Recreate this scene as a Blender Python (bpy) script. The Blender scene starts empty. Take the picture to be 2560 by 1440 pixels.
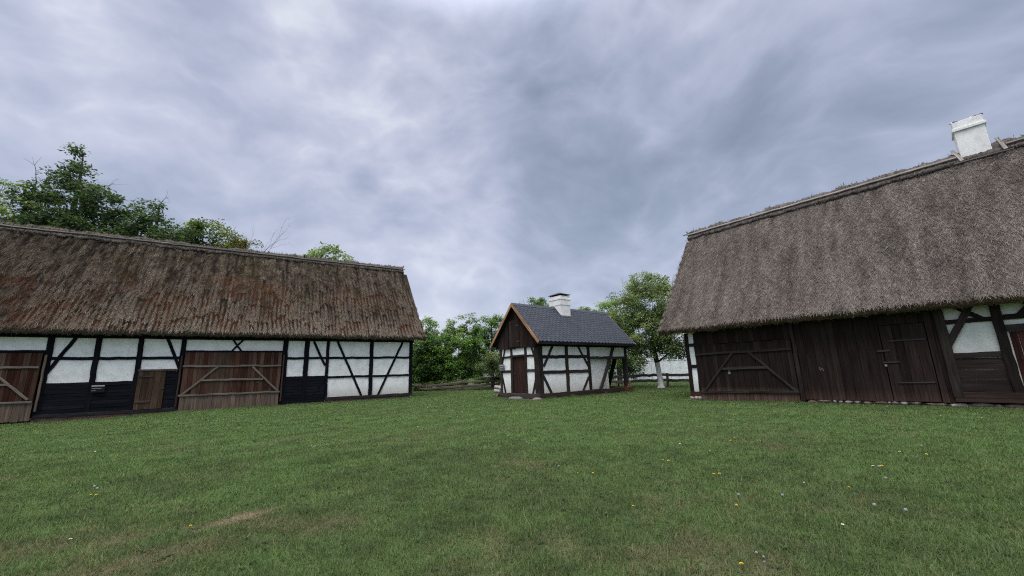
import bpy, math, random
import numpy as np
from mathutils import Vector, Matrix
random.seed(7)
R = math.radians
scene = bpy.context.scene
COL = scene.collection

# ------------------------------------------------------------------ numpy noise
def _h(ix, iy, seed):
    n = (ix.astype(np.int64) * 374761393 + iy.astype(np.int64) * 668265263 + seed * 974634777) & 0x7fffffff
    n = ((n ^ (n >> 13)) * 1274126177) & 0x7fffffff
    n = (n ^ (n >> 16)) & 0xffff
    return n / 65535.0
def vn(x, y, seed=0):
    x = np.asarray(x, float); y = np.asarray(y, float)
    ix = np.floor(x); iy = np.floor(y); fx = x - ix; fy = y - iy
    fx = fx * fx * (3 - 2 * fx); fy = fy * fy * (3 - 2 * fy)
    a = _h(ix, iy, seed); b = _h(ix + 1, iy, seed); c = _h(ix, iy + 1, seed); d = _h(ix + 1, iy + 1, seed)
    return (a * (1 - fx) + b * fx) * (1 - fy) + (c * (1 - fx) + d * fx) * fy
def fbm(x, y, seed=0, o=4):
    s = 0; a = .5; t = 0
    for k in range(o):
        s = s + a * vn(np.asarray(x) * 2 ** k, np.asarray(y) * 2 ** k, seed + k * 17); t += a; a *= .55
    return s / t
def sstep(a, b, x):
    t = np.clip((x - a) / (b - a), 0, 1); return t * t * (3 - 2 * t)
def lerp(a, b, t): return a + (b - a) * t

# ------------------------------------------------------------------ object helpers
def tag(o, label=None, cat=None, group=None, kind=None):
    if label: o['label'] = label
    if cat: o['category'] = cat
    if group: o['group'] = group
    if kind: o['kind'] = kind
    return o
def empty(name, loc=(0, 0, 0), rz=0, parent=None):
    o = bpy.data.objects.new(name, None); COL.objects.link(o)
    o.location = loc; o.rotation_euler = (0, 0, rz); o.empty_display_size = .2
    if parent: o.parent = parent
    return o
def link(name, me, mat, parent=None):
    o = bpy.data.objects.new(name, me); COL.objects.link(o)
    if mat: me.materials.append(mat)
    if parent: o.parent = parent
    return o
def setattrs(me, col=None, gr=None):
    if col is not None:
        col = np.asarray(col, float)
        c4 = np.ones((len(col), 4)); c4[:, :3] = col
        me.attributes.new('col', 'FLOAT_COLOR', 'POINT').data.foreach_set('color', c4.ravel())
    if gr is not None:
        me.attributes.new('gr', 'FLOAT_VECTOR', 'POINT').data.foreach_set('vector', np.asarray(gr, float).ravel())
def np_mesh(name, V, faces, col, smooth=False):
    """faces: list of int arrays (n,3) or (n,4)"""
    me = bpy.data.meshes.new(name)
    V = np.asarray(V, np.float32)
    me.vertices.add(len(V)); me.vertices.foreach_set('co', V.ravel())
    li = np.concatenate([f.ravel() for f in faces]).astype(np.int32)
    ln = np.concatenate([np.full(len(f), f.shape[1], np.int32) for f in faces])
    st = np.concatenate([[0], np.cumsum(ln)[:-1]]).astype(np.int32)
    me.loops.add(len(li)); me.loops.foreach_set('vertex_index', li)
    me.polygons.add(len(ln)); me.polygons.foreach_set('loop_start', st)
    try: me.polygons.foreach_set('loop_total', ln)
    except Exception: pass
    me.update(calc_edges=True)
    if smooth: me.polygons.foreach_set('use_smooth', np.ones(len(ln), bool))
    setattrs(me, col)
    return me
class MB:
    """collects beams / planks / tubes into ONE mesh with colour and grain coordinates"""
    def __init__(s): s.v = []; s.f = []; s.c = []; s.g = []
    def beam(s, p0, p1, w, d, nrm=(0, -1, 0), col=(.05, .04, .04), seg=None, jit=.008, ch=.012, taper=1.0):
        p0 = Vector(p0); p1 = Vector(p1); a = p1 - p0; L = a.length
        if L < 1e-6: return
        a.normalize(); n = Vector(nrm); n = (n - a * n.dot(a))
        if n.length < 1e-4: n = a.orthogonal()
        n.normalize(); t = a.cross(n)
        if seg is None: seg = max(1, min(14, int(L / .35)))
        if ch > 0:
            hw, hd = w / 2, d / 2
            cs = [(-hw, -hd + ch), (-hw + ch, -hd), (hw - ch, -hd), (hw, -hd + ch), (hw, hd - ch), (hw - ch, hd), (-hw + ch, hd), (-hw, hd - ch)]
        else:
            hw, hd = w / 2, d / 2; cs = [(-hw, -hd), (hw, -hd), (hw, hd), (-hw, hd)]
        k = len(cs); b = len(s.v); off = random.uniform(0, 90); off2 = random.uniform(0, 90)
        for i in range(seg + 1):
            q = p0 + a * (L * i / seg); m = lerp(1, taper, i / seg)
            jx = random.gauss(0, jit) if 0 < i < seg or jit > .02 else 0; jy = random.gauss(0, jit * .5)
            for (x, y) in cs:
                s.v.append(q + t * (x * m + jx + random.gauss(0, jit * .25)) + n * (y * m + jy))
                s.c.append(col); s.g.append((L * i / seg + off, x + off2, y + off))
        for i in range(seg):
            for j in range(k):
                j2 = (j + 1) % k
                s.f.append((b + i * k + j, b + i * k + j2, b + (i + 1) * k + j2, b + (i + 1) * k + j))
        s.f.append(tuple(b + j for j in reversed(range(k)))); s.f.append(tuple(b + seg * k + j for j in range(k)))
    def box(s, x0, x1, y0, y1, z0, z1, col=(.5, .5, .5), along='z'):
        b = len(s.v); o = random.uniform(0, 90)
        for z in (z0, z1):
            for (x, y) in ((x0, y0), (x1, y0), (x1, y1), (x0, y1)):
                s.v.append(Vector((x, y, z))); s.c.append(col)
                s.g.append({'z': (z + o, x + o, y), 'x': (x + o, z + o, y), 'y': (y + o, x + o, z)}[along])
        s.f += [tuple(b + i for i in q) for q in ((3, 2, 1, 0), (4, 5, 6, 7), (0, 1, 5, 4), (1, 2, 6, 5), (2, 3, 7, 6), (3, 0, 4, 7))]
    def poly_prism(s, pts, axis_vec, col=(.5, .5, .5), grain=None):
        """pts: ordered ring of 3d points; extruded by axis_vec"""
        b = len(s.v); n = len(pts); o = random.uniform(0, 90); ax = Vector(axis_vec)
        for e in (0, 1):
            for p in pts:
                p = Vector(p) + ax * e; s.v.append(p); s.c.append(col)
                s.g.append((p.z + o, p.x + o, p.y) if grain is None else grain(p, o))
        s.f.append(tuple(b + i for i in range(n))); s.f.append(tuple(b + n + i for i in reversed(range(n))))
        for i in range(n):
            j = (i + 1) % n; s.f.append((b + j, b + i, b + n + i, b + n + j))
    def tube(s, pts, rad, k=6, col=(.05, .04, .03), cap=True):
        b = len(s.v); n = len(pts); pts = [Vector(p) for p in pts]; o = random.uniform(0, 90); L = 0
        up = Vector((.3, .2, 1))
        for i, p in enumerate(pts):
            a = (pts[min(i + 1, n - 1)] - pts[max(i - 1, 0)]).normalized()
            u = a.cross(up)
            if u.length < 1e-3: u = a.orthogonal()
            u.normalize(); w = a.cross(u)
            if i: L += (p - pts[i - 1]).length
            r = rad[i] if hasattr(rad, '__len__') else rad
            for j in range(k):
                t = 2 * math.pi * j / k
                s.v.append(p + u * (math.cos(t) * r) + w * (math.sin(t) * r)); s.c.append(col if not isinstance(col, list) else col[i])
                s.g.append((L + o, j * .05, o))
        for i in range(n - 1):
            for j in range(k):
                j2 = (j + 1) % k
                s.f.append((b + i * k + j2, b + i * k + j, b + (i + 1) * k + j, b + (i + 1) * k + j2))
        if cap:
            s.f.append(tuple(b + j for j in range(k))); s.f.append(tuple(b + (n - 1) * k + j for j in reversed(range(k))))
    def blob(s, c, r, col=(.3, .3, .3), seed=0, n=7, m=5, rough=.18):
        b = len(s.v); rng = random.Random(seed); c = Vector(c)
        s.v.append(c + Vector((0, 0, r[2]))); s.c.append(col); s.g.append((0, 0, 0))
        for i in range(1, m):
            ph = math.pi * i / m
            for j in range(n):
                th = 2 * math.pi * (j + .5 * (i % 2)) / n; k = 1 + rng.uniform(-rough, rough)
                s.v.append(c + Vector((r[0] * k * math.sin(ph) * math.cos(th), r[1] * k * math.sin(ph) * math.sin(th), r[2] * k * math.cos(ph))))
                s.c.append(col); s.g.append((i * .1, j * .1, seed))
        s.v.append(c - Vector((0, 0, r[2]))); s.c.append(col); s.g.append((0, 0, 0))
        e = len(s.v) - 1
        for j in range(n):
            s.f.append((b, b + 1 + j, b + 1 + (j + 1) % n)); s.f.append((e, e - n + (j + 1) % n, e - n + j))
        for i in range(m - 2):
            for j in range(n):
                p = b + 1 + i * n; s.f.append((p + j, p + n + j, p + n + (j + 1) % n, p + (j + 1) % n))
    def build(s, name, mat, parent=None, smooth=False, bevel=0):
        me = bpy.data.meshes.new(name)
        me.from_pydata([tuple(v) for v in s.v], [], s.f); me.update()
        setattrs(me, s.c, s.g)
        if smooth: me.polygons.foreach_set('use_smooth', np.ones(len(me.polygons), bool))
        o = link(name, me, mat, parent)
        if bevel:
            md = o.modifiers.new('bevel', 'BEVEL'); md.width = bevel; md.segments = 2; md.limit_method = 'ANGLE'
        return o

# ------------------------------------------------------------------ materials
def newmat(name):
    m = bpy.data.materials.new(name); m.use_nodes = True
    nt = m.node_tree; nt.nodes.clear()
    out = nt.nodes.new('ShaderNodeOutputMaterial')
    return m, nt, out
def nd(nt, typ, ins=None, **kw):
    n = nt.nodes.new(typ)
    for k, v in kw.items(): setattr(n, k, v)
    for k, v in (ins or {}).items():
        if hasattr(v, 'node'): nt.links.new(v, n.inputs[k])
        else: n.inputs[k].default_value = v
    return n
def attr(nt, name): return nd(nt, 'ShaderNodeAttribute', attribute_name=name)
def ramp(nt, fac, stops):
    n = nd(nt, 'ShaderNodeValToRGB', {'Fac': fac}); cr = n.color_ramp
    while len(cr.elements) < len(stops): cr.elements.new(.5)
    for e, (p, c) in zip(cr.elements, stops):
        e.position = p; e.color = (c, c, c, 1) if not hasattr(c, '__len__') else (*c, 1)
    return n.outputs['Color']
def mix(nt, fac, a, b, mode='MIX'):
    n = nd(nt, 'ShaderNodeMix', data_type='RGBA', blend_type=mode)
    for idx, v in ((0, fac), (6, a), (7, b)):
        if hasattr(v, 'node'): nt.links.new(v, n.inputs[idx])
        else: n.inputs[idx].default_value = v if idx == 0 else ((*v, 1) if len(v) == 3 else v)
    return n.outputs[2]
def noise(nt, vec, scale, detail=4, rough=.55, dist=0, dim='3D'):
    n = nd(nt, 'ShaderNodeTexNoise', {'Scale': scale, 'Detail': detail, 'Roughness': rough, 'Distortion': dist}, noise_dimensions=dim)
    if vec is not None: nt.links.new(vec, n.inputs['Vector'])
    return n.outputs['Fac']
def mapping(nt, vec, scale=(1, 1, 1), loc=(0, 0, 0), rot=(0, 0, 0)):
    n = nd(nt, 'ShaderNodeMapping', {'Vector': vec, 'Scale': scale, 'Location': loc, 'Rotation': rot}); return n.outputs[0]
def principled(nt, out, color, rough=.8, spec=.3, bump=None, bstr=.4, bdist=.02, metal=0):
    p = nd(nt, 'ShaderNodeBsdfPrincipled', {'Base Color': color if hasattr(color, 'node') else (*color, 1), 'Roughness': rough, 'Specular IOR Level': spec, 'Metallic': metal})
    if bump is not None:
        b = nd(nt, 'ShaderNodeBump', {'Height': bump, 'Strength': bstr, 'Distance': bdist}); nt.links.new(b.outputs[0], p.inputs['Normal'])
    nt.links.new(p.outputs[0], out.inputs[0]); return p
def mat_wood(name, rough=.75, lo=.45, hi=1.5, spec=.25, fine=1.0):
    m, nt, out = newmat(name)
    c = attr(nt, 'col').outputs['Color']; g = attr(nt, 'gr').outputs['Vector']
    n1 = noise(nt, mapping(nt, g, (1.1, 26 * fine, 26 * fine)), 1, 5, .6)
    n2 = noise(nt, mapping(nt, g, (.7, 3, 3)), 1, 3, .5)
    f = ramp(nt, n1, [(.28, lo), (.5, 1.0), (.75, hi)])
    f2 = ramp(nt, n2, [(.3, .7), (.7, 1.25)])
    k = mix(nt, 1, mix(nt, 1, c, f, 'MULTIPLY'), f2, 'MULTIPLY')
    principled(nt, out, k, rough, spec, n1, .5, .012); return m
def mat_plaster(name, base=(.74, .745, .74), specks=False, streak=.35):
    m, nt, out = newmat(name)
    co = nd(nt, 'ShaderNodeTexCoord').outputs['Object']
    n1 = noise(nt, co, 2.2, 6, .6); n2 = noise(nt, co, 14, 5, .65); n3 = noise(nt, co, 55, 3, .6)
    st = noise(nt, mapping(nt, co, (5, 5, .6)), 1, 4, .6)
    k = mix(nt, 1, base, ramp(nt, n1, [(.3, .80), (.6, 1.03)]), 'MULTIPLY')
    k = mix(nt, ramp(nt, st, [(.62, 0), (.8, streak)]), k, (.5, .5, .46))
    if specks:
        s = noise(nt, mapping(nt, co, (1, 1, 1.6)), 17, 2, .5)
        k = mix(nt, ramp(nt, s, [(.63, 0), (.7, .8)]), k, (.25, .25, .22))
    zc = nd(nt, 'ShaderNodeSeparateXYZ', {0: co}).outputs[2]
    ln = nd(nt, 'ShaderNodeMath', {0: zc, 1: mix(nt, .5, n1, n2)}, operation='SUBTRACT').outputs[0]
    k = mix(nt, ramp(nt, nd(nt, 'ShaderNodeMapRange', {0: ln, 1: -.1, 2: .5}).outputs[0], [(0, .55), (1, 0)]), k, (.36, .33, .28))
    ck = nd(nt, 'ShaderNodeTexVoronoi', {'Vector': nd(nt, 'ShaderNodeVectorMath', {0: co, 1: nd(nt, 'ShaderNodeTexNoise', {'Vector': co, 'Scale': 3.0, 'Detail': 4}).outputs['Color']}, operation='ADD').outputs[0], 'Scale': 1.1}, feature='DISTANCE_TO_EDGE').outputs['Distance']
    k = mix(nt, ramp(nt, ck, [(.0, .45), (.012, 0)]), k, (.3, .3, .28))
    h = mix(nt, .1, n2, n3)
    principled(nt, out, k, .92, .1, h, .16, .02); return m
def mat_attr(name, rough=.9, spec=.1, nscale=0, lo=.6, hi=1.4, bump=0):
    m, nt, out = newmat(name)
    c = attr(nt, 'col').outputs['Color']; b = None
    if nscale:
        co = nd(nt, 'ShaderNodeTexCoord').outputs['Object']
        b = noise(nt, co, nscale, 5, .65); c = mix(nt, 1, c, ramp(nt, b, [(.3, lo), (.7, hi)]), 'MULTIPLY')
    principled(nt, out, c, rough, spec, b if bump else None, bump, .03); return m
def mat_leaf(name, trans=.3, rough=.5, spec=.3):
    m, nt, out = newmat(name)
    c = attr(nt, 'col').outputs['Color']
    p = nd(nt, 'ShaderNodeBsdfPrincipled', {'Base Color': c, 'Roughness': rough, 'Specular IOR Level': spec})
    t = nd(nt, 'ShaderNodeBsdfTranslucent', {'Color': mix(nt, 1, c, (1.1, 1.15, .8), 'MULTIPLY')})
    x = nd(nt, 'ShaderNodeMixShader', {0: trans, 1: p.outputs[0], 2: t.outputs[0]})
    nt.links.new(x.outputs[0], out.inputs[0]); return m
def mat_flat(name, col, rough=.6, spec=.3, metal=0, nscale=0):
    m, nt, out = newmat(name); c = col; b = None
    if nscale:
        co = nd(nt, 'ShaderNodeTexCoord').outputs['Object']; b = noise(nt, co, nscale, 5, .6)
        c = mix(nt, 1, col, ramp(nt, b, [(.3, .7), (.7, 1.25)]), 'MULTIPLY')
    principled(nt, out, c, rough, spec, b, .3, .01, metal); return m
M = {}
M['tar'] = mat_wood('tarred_timber', .8, .45, 1.7, .08)
M['wood'] = mat_wood('weathered_wood', .9, .45, 1.5, .04)
M['plaster'] = mat_plaster('lime_plaster', (.84, .845, .85)); M['plaster_old'] = mat_plaster('old_lime_plaster', (.60, .615, .58), True)
M['white_brick'] = mat_plaster('whitewashed_masonry', (.83, .83, .84), False, .12)
M['thatch'] = mat_attr('thatch', 1, .05, 26, .72, 1.3, .5)
M['leaf'] = mat_leaf('leaf', .4); M['grass'] = mat_leaf('grass_blade', .3, .6, .2)
M['stone'] = mat_attr('field_stone', .9, .2, 9, .6, 1.4, .5)
M['brick'] = mat_attr('brick', .9, .15, 30, .65, 1.35, .4)
M['iron'] = mat_flat('dark_iron', (.05, .045, .05), .6, .4, .4, 30)
M['slate'] = mat_attr('bitumen_shingle', .72, .3, 60, .75, 1.3, .3)
M['flower'] = mat_leaf('petal', .2, .7, .1)
M['panel'] = mat_flat('sign_panel', (.012, .015, .017), .8, .1)
M['print'] = mat_flat('sign_print', (.40, .42, .43), .6, .2)
M['bark'] = mat_wood('bark', .95, .5, 1.5, .05, .5)

# ------------------------------------------------------------------ camera
cam = bpy.data.cameras.new('camera'); co = bpy.data.objects.new('camera', cam); COL.objects.link(co)
cam.sensor_width = 36; cam.lens = 36 * 1000 / 2560; cam.clip_end = 2000; cam.clip_start = .05
Xa = Vector((0.99953, 0.0306487, 0)); Ya = Vector((0.00631442, -0.20592901, 0.97854656)); Za = Vector((-0.02999117, 0.97808686, 0.20602579))
# photo axes (right, up, forward) expressed in world = rows of the calibration matrix
right = Vector((Xa[0], Ya[0], Za[0])); up = Vector((Xa[1], Ya[1], Za[1])); fwd = Vector((Xa[2], Ya[2], Za[2]))
right.normalize(); fwd.normalize(); up = right.cross(fwd)
m = Matrix((right, up, -fwd)).transposed().to_4x4(); m.translation = Vector((0, 0, 1.6))
co.matrix_world = m; scene.camera = co

# ------------------------------------------------------------------ light and sky
SUN_EL, SUN_AZ = 62, 200          # azimuth: degrees clockwise from +Y, i.e. behind the camera, slightly left
w = bpy.data.worlds.new('World'); scene.world = w; w.use_nodes = True
nt = w.node_tree; nt.nodes.clear()
wo = nd(nt, 'ShaderNodeOutputWorld')
sky = nd(nt, 'ShaderNodeTexSky', sky_type='NISHITA', sun_disc=False); sky.sun_elevation = R(SUN_EL); sky.sun_rotation = R(SUN_AZ)
sky.air_density = 1; sky.dust_density = 2; sky.ozone_density = 2
gen = nd(nt, 'ShaderNodeTexCoord').outputs['Generated']
sx = nd(nt, 'ShaderNodeSeparateXYZ', {0: gen})
def mth(op, a, b=None, c=None, clamp=False):
    n = nd(nt, 'ShaderNodeMath', operation=op, use_clamp=clamp)
    for i, v in enumerate((a, b, c)):
        if v is None: continue
        if hasattr(v, 'node'): nt.links.new(v, n.inputs[i])
        else: n.inputs[i].default_value = v
    return n.outputs[0]
zz = mth('ADD', mth('MAXIMUM', sx.outputs[2], 0), .16)
px = mth('DIVIDE', sx.outputs[0], zz); py = mth('DIVIDE', sx.outputs[1], zz)
cp = nd(nt, 'ShaderNodeCombineXYZ', {0: px, 1: py, 2: 0}).outputs[0]
n_big = noise(nt, mapping(nt, cp, (.7, .7, 1), (3.1, 1.7, 0), (0, 0, R(-25))), 1.0, 3, .5, .6)
wp = nd(nt, 'ShaderNodeTexNoise', {'Scale': 1.7, 'Detail': 3, 'Roughness': .5, 'Vector': gen}).outputs['Color']
wp = nd(nt, 'ShaderNodeVectorMath', {0: wp, 1: (.5, .5, .5)}, operation='SUBTRACT').outputs[0]
wp = nd(nt, 'ShaderNodeVectorMath', {0: wp, 'Scale': .26}, operation='SCALE').outputs[0]
gw_ = nd(nt, 'ShaderNodeVectorMath', {0: gen, 1: wp}, operation='ADD').outputs[0]
n_mid = noise(nt, mapping(nt, gw_, (2.4, 2.4, 3.6), (7.3, 2.2, 0), (0, R(24), 0)), 1.0, 4, .5, 0)
n_fin = noise(nt, mapping(nt, gw_, (9, 9, 15), (1.3, 5.2, 0), (0, R(26), 0)), 1.0, 7, .6, .15)
def billow(sc, loc, rot):      # rounded dark cloud bellies with bright seams between them
    n = noise(nt, mapping(nt, gw_, sc, loc, (0, rot, 0)), 1.0, 5, .48, 0)
    return mth('ABSOLUTE', mth('MULTIPLY_ADD', n, 2.0, -1.0))
b1 = billow((2.3, 2.3, 4.4), (2.6, 9.1, 3.0), R(20)); b2 = billow((5.2, 5.2, 9.5), (5.5, 1.1, 8.0), R(24))
warp = nd(nt, 'ShaderNodeTexNoise', {'Scale': 3.0, 'Detail': 5, 'Roughness': .55, 'Vector': gen})
wv = nd(nt, 'ShaderNodeVectorMath', {0: warp.outputs['Color'], 1: (.5, .5, .5)}, operation='SUBTRACT').outputs[0]
wv = nd(nt, 'ShaderNodeVectorMath', {0: wv, 'Scale': .26}, operation='SCALE').outputs[0]
dirw = nd(nt, 'ShaderNodeVectorMath', {0: nd(nt, 'ShaderNodeVectorMath', {0: gen, 1: wv}, operation='ADD').outputs[0]}, operation='NORMALIZE').outputs[0]
def lobe(d, k, amp):
    d = Vector(d).normalized()
    dt = nd(nt, 'ShaderNodeVectorMath', {0: dirw, 1: tuple(d)}, operation='DOT_PRODUCT').outputs['Value']
    return mth('MULTIPLY', mth('EXPONENT', mth('MULTIPLY', mth('SUBTRACT', dt, 1), k)), amp)
def pd(x, y):      # direction in the world of a spot measured in the sky
    return right * (x - 1280) / 1000 + up * (720 - y) / 1000 + fwd
v = mth('MULTIPLY_ADD', mth('SUBTRACT', n_big, .5), .40, .455)
v = mth('MULTIPLY_ADD', mth('SUBTRACT', n_mid, .5), .34, v)
v = mth('MULTIPLY_ADD', mth('SUBTRACT', n_fin, .5), .42, v)
v = mth('MULTIPLY_ADD', mth('SUBTRACT', .23, b1), .84, v)
v = mth('MULTIPLY_ADD', mth('SUBTRACT', .22, b2), .50, v)
for d, k, a in [
        (pd(150, 250), 3, .11), (pd(880, 270), 90, .13), (pd(960, 330), 160, .08), (pd(1190, 440), 150, .11), (pd(1240, 520), 200, .06), (pd(330, 230), 120, .10),
        (pd(1370, 370), 34, -.16), (pd(1620, 410), 40, -.10), (pd(1420, 560), 60, -.15), (pd(920, 415), 260, -.18), (pd(2300, 250), 4, -.16), (pd(2200, 190), 60, -.10), (pd(1870, 340), 120, -.12),
        (pd(1420, 150), 22, -.07), (pd(1700, 200), 40, .10), (pd(1900, 60), 60, .08), (pd(560, 560), 40, -.08), (pd(1100, 700), 30, .15)]:
    v = mth('ADD', v, lobe(d, k, a))
cc = ramp(nt, v, [(.02, (.232, .275, .362)), (.32, (.328, .375, .482)), (.55, (.445, .482, .610)), (.80, (.60, .622, .75)), (1.0, (.78, .80, .88))])
cc = mix(nt, .12, cc, mix(nt, 1, sky.outputs[0], (.25, .25, .25), 'MULTIPLY'))
# brightness added to the unseen sky overhead and behind the viewer, lighting walls and lawn
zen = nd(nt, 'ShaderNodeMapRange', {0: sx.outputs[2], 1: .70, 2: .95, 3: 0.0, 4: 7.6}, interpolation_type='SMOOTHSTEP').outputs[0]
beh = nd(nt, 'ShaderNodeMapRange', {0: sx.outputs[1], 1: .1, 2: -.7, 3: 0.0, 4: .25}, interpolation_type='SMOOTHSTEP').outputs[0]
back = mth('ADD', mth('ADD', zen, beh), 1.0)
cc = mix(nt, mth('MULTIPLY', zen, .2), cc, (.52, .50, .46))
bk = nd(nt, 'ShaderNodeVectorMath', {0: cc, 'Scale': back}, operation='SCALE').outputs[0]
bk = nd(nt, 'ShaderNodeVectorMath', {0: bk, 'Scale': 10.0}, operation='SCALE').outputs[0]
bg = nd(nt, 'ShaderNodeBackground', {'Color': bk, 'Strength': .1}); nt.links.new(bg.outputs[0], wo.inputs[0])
sl = bpy.data.lights.new('sun', 'SUN'); sl.energy = 1.5; sl.angle = R(25); sl.color = (1, .95, .88)
so = bpy.data.objects.new('sun', sl); COL.objects.link(so)
sd = Vector((math.sin(R(SUN_AZ)) * math.cos(R(SUN_EL)), math.cos(R(SUN_AZ)) * math.cos(R(SUN_EL)), math.sin(R(SUN_EL))))
so.rotation_euler = sd.to_track_quat('Z', 'Y').to_euler(); so.location = sd * 60
vs = scene.view_settings; vs.view_transform = 'Standard'; vs.look = 'None'; vs.exposure = 0; vs.gamma = 1; vs.use_curve_mapping = False
scene.cycles.max_bounces = 6; scene.cycles.transparent_max_bounces = 4; scene.cycles.use_denoising = False; scene.cycles.use_adaptive_sampling = False; scene.cycles.filter_width = 1.15; scene.cycles.sample_clamp_indirect = 4

# ------------------------------------------------------------------ places
AL = R(32.583); OL = Vector((-7.806, 30.944, 0))       # tarred barn: local x along its front, y into it
AR = R(133.248 - 180); OR = Vector((9.091, 21.153, 0))  # boarded barn
AH = R(38.317); OH = Vector((1.425, 24.047, 0))         # bakehouse
def loc_xy(x, y, O, A):
    dx, dy = x - O.x, y - O.y; c, s = math.cos(A), math.sin(A); return dx * c + dy * s, -dx * s + dy * c
def g_height(x, y):
    u, v_ = loc_xy(x, y, OL, AL)
    h = (fbm(x * .35, y * .35, 5, 3) - .5) * .10 * sstep(3, 9, np.hypot(x, y)) * (1 - sstep(22, 30, np.asarray(y)))
    h = h - .12 * sstep(-12, -17, u) * sstep(-7, -1, v_)
    ul, vl = loc_xy(x, y, OR, AR)
    h = h - .03 * sstep(-3, 0, vl) * sstep(-1, 3, ul)
    return h
def dirt_mask(x, y):
    u, v_ = loc_xy(x, y, OH, AH); n = fbm(x * 2.2, y * 2.2, 31, 3)
    d = np.maximum(np.maximum(-.0 - u, u - 8.6), np.maximum(-v_, v_ - 3.8))
    m_ = sstep(.65, .1, d + (n - .5) * 1.0)
    u, v_ = loc_xy(x, y, OR, AR); d = np.maximum(-u - .1, -v_); m_ = np.maximum(m_, sstep(.40, .12, d + (n - .5) * .4))
    u, v_ = loc_xy(x, y, OL, AL); d = np.maximum(u, -v_); m_ = np.maximum(m_, sstep(.32, .08, d + (n - .5) * .3))
    m_ = np.maximum(m_, .9 * sstep(1.3, .2, np.hypot((x - 11.9) * .5, y - 33.6) + (n - .5)))
    return m_
def dry_mask(x, y):
    """worn, straw coloured turf"""
    r = np.hypot(x, y)
    n = fbm(x * .8, y * .8, 3, 3) * .5 + fbm(x * 4.5, y * 4.5, 4, 4) * .5
    d = sstep(.50, .76, n + .04 * sstep(8, 3, r) - .06 * sstep(9, 16, r)) * .5
    c, s = math.cos(R(47)), math.sin(R(47))
    def patch(cx, cy, a, b, st):
        dx, dy = x - cx, y - cy; p, q = dx * c + dy * s, -dx * s + dy * c
        return st * sstep(1.25, .1, np.hypot(p / a, q / b) + (fbm(x * 5, y * 5, 8, 4) - .5) * 1.7)
    d = np.maximum(d, patch(-3.38, 5.18, .52, .27, 1.15)); d = np.maximum(d, patch(-4.2, 4.65, .55, .32, .6)); d = np.maximum(d, patch(-5.0, 4.5, .8, .5, .6))
    d = np.maximum(d, patch(-3.6, 4.05, 1.2, .4, .6)); d = np.maximum(d, patch(2.0, 3.6, .5, .3, .5)); d = np.maximum(d, patch(1.7, 5.4, .3, .2, .5))
    return d
def turf_col(x, y):
    r = np.hypot(x, y)
    n = fbm(x * .5, y * .5, 11, 4); n2 = fbm(x * 3, y * 3, 12, 3)
    g1 = np.array([.090, .134, .051]); g2 = np.array([.104, .171, .056]); g0 = np.array([.060, .098, .041])
    t = np.clip(n * 1.5 - .35 + (n2 - .5) * .5 + .55 * sstep(4, 14, r), 0, 1)[:, None]
    c = lerp(g1, g2, t); c = lerp(c, g0, (sstep(.5, .75, fbm(x * 2.6, y * 2.6, 44, 4)) * .5)[:, None])
    # mowing stripes: the mower went up and down beside the tarred barn
    u, v_ = loc_xy(x, y, OL, R(52)); st = .5 + .5 * np.sin(v_ * 2 * math.pi / 1.5 + fbm(x * .3, y * .3, 9, 2) * 2)
    c = c * (1 + .17 * (st - .5) * sstep(2, -3, x))[:, None]
    c = c * (.62 + .76 * fbm(x * 4.6, y * 4.6, 46, 3))[:, None]
    d = np.clip(dry_mask(x, y), 0, 1)[:, None]
    c = lerp(c, np.array([.150, .132, .082]), d * .75)
    return c

def build_ground():
    def axis(lo, hi, step, far):
        core = np.arange(lo, hi + 1e-6, step); ext = []
        s = step; p = hi
        while p < far: s *= 1.35; p += s; ext.append(p)
        s = step; p = lo; e2 = []
        while p > -far: s *= 1.35; p -= s; e2.append(p)
        return np.array(e2[::-1] + list(core) + ext)
    xs = axis(-26, 24, .16, 600); ys = axis(1.5, 46, .16, 600)
    X, Y = np.meshgrid(xs, ys); x = X.ravel(); y = Y.ravel()
    V = np.stack([x, y, g_height(x, y)], 1)
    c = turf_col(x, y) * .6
    dm = dirt_mask(x, y)[:, None]
    c = lerp(c, np.array([.15, .125, .095]), dm * .8)
    dd = np.clip(dry_mask(x, y) - .35, 0, 1)[:, None]; c = lerp(c, np.array([.17, .135, .095]), dd)
    nx = len(xs); ny = len(ys)
    I = (np.arange(ny - 1)[:, None] * nx + np.arange(nx - 1)[None]).ravel()
    F = np.stack([I, I + 1, I + nx + 1, I + nx], 1)
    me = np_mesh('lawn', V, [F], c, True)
    mt, nt, out = newmat('turf_ground'); cA = attr(nt, 'col').outputs['Color']
    cO = nd(nt, 'ShaderNodeTexCoord').outputs['Object']
    n1 = noise(nt, cO, 60, 4, .7); n2 = noise(nt, cO, 9, 4, .6)
    k = mix(nt, 1, cA, ramp(nt, n1, [(.3, .45), (.7, 1.5)]), 'MULTIPLY'); k = mix(nt, 1, k, ramp(nt, n2, [(.3, .75), (.7, 1.25)]), 'MULTIPLY')
    principled(nt, out, k, 1, .05, n1, .8, .03)
    tag(link('lawn', me, mt), kind='structure')

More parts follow.
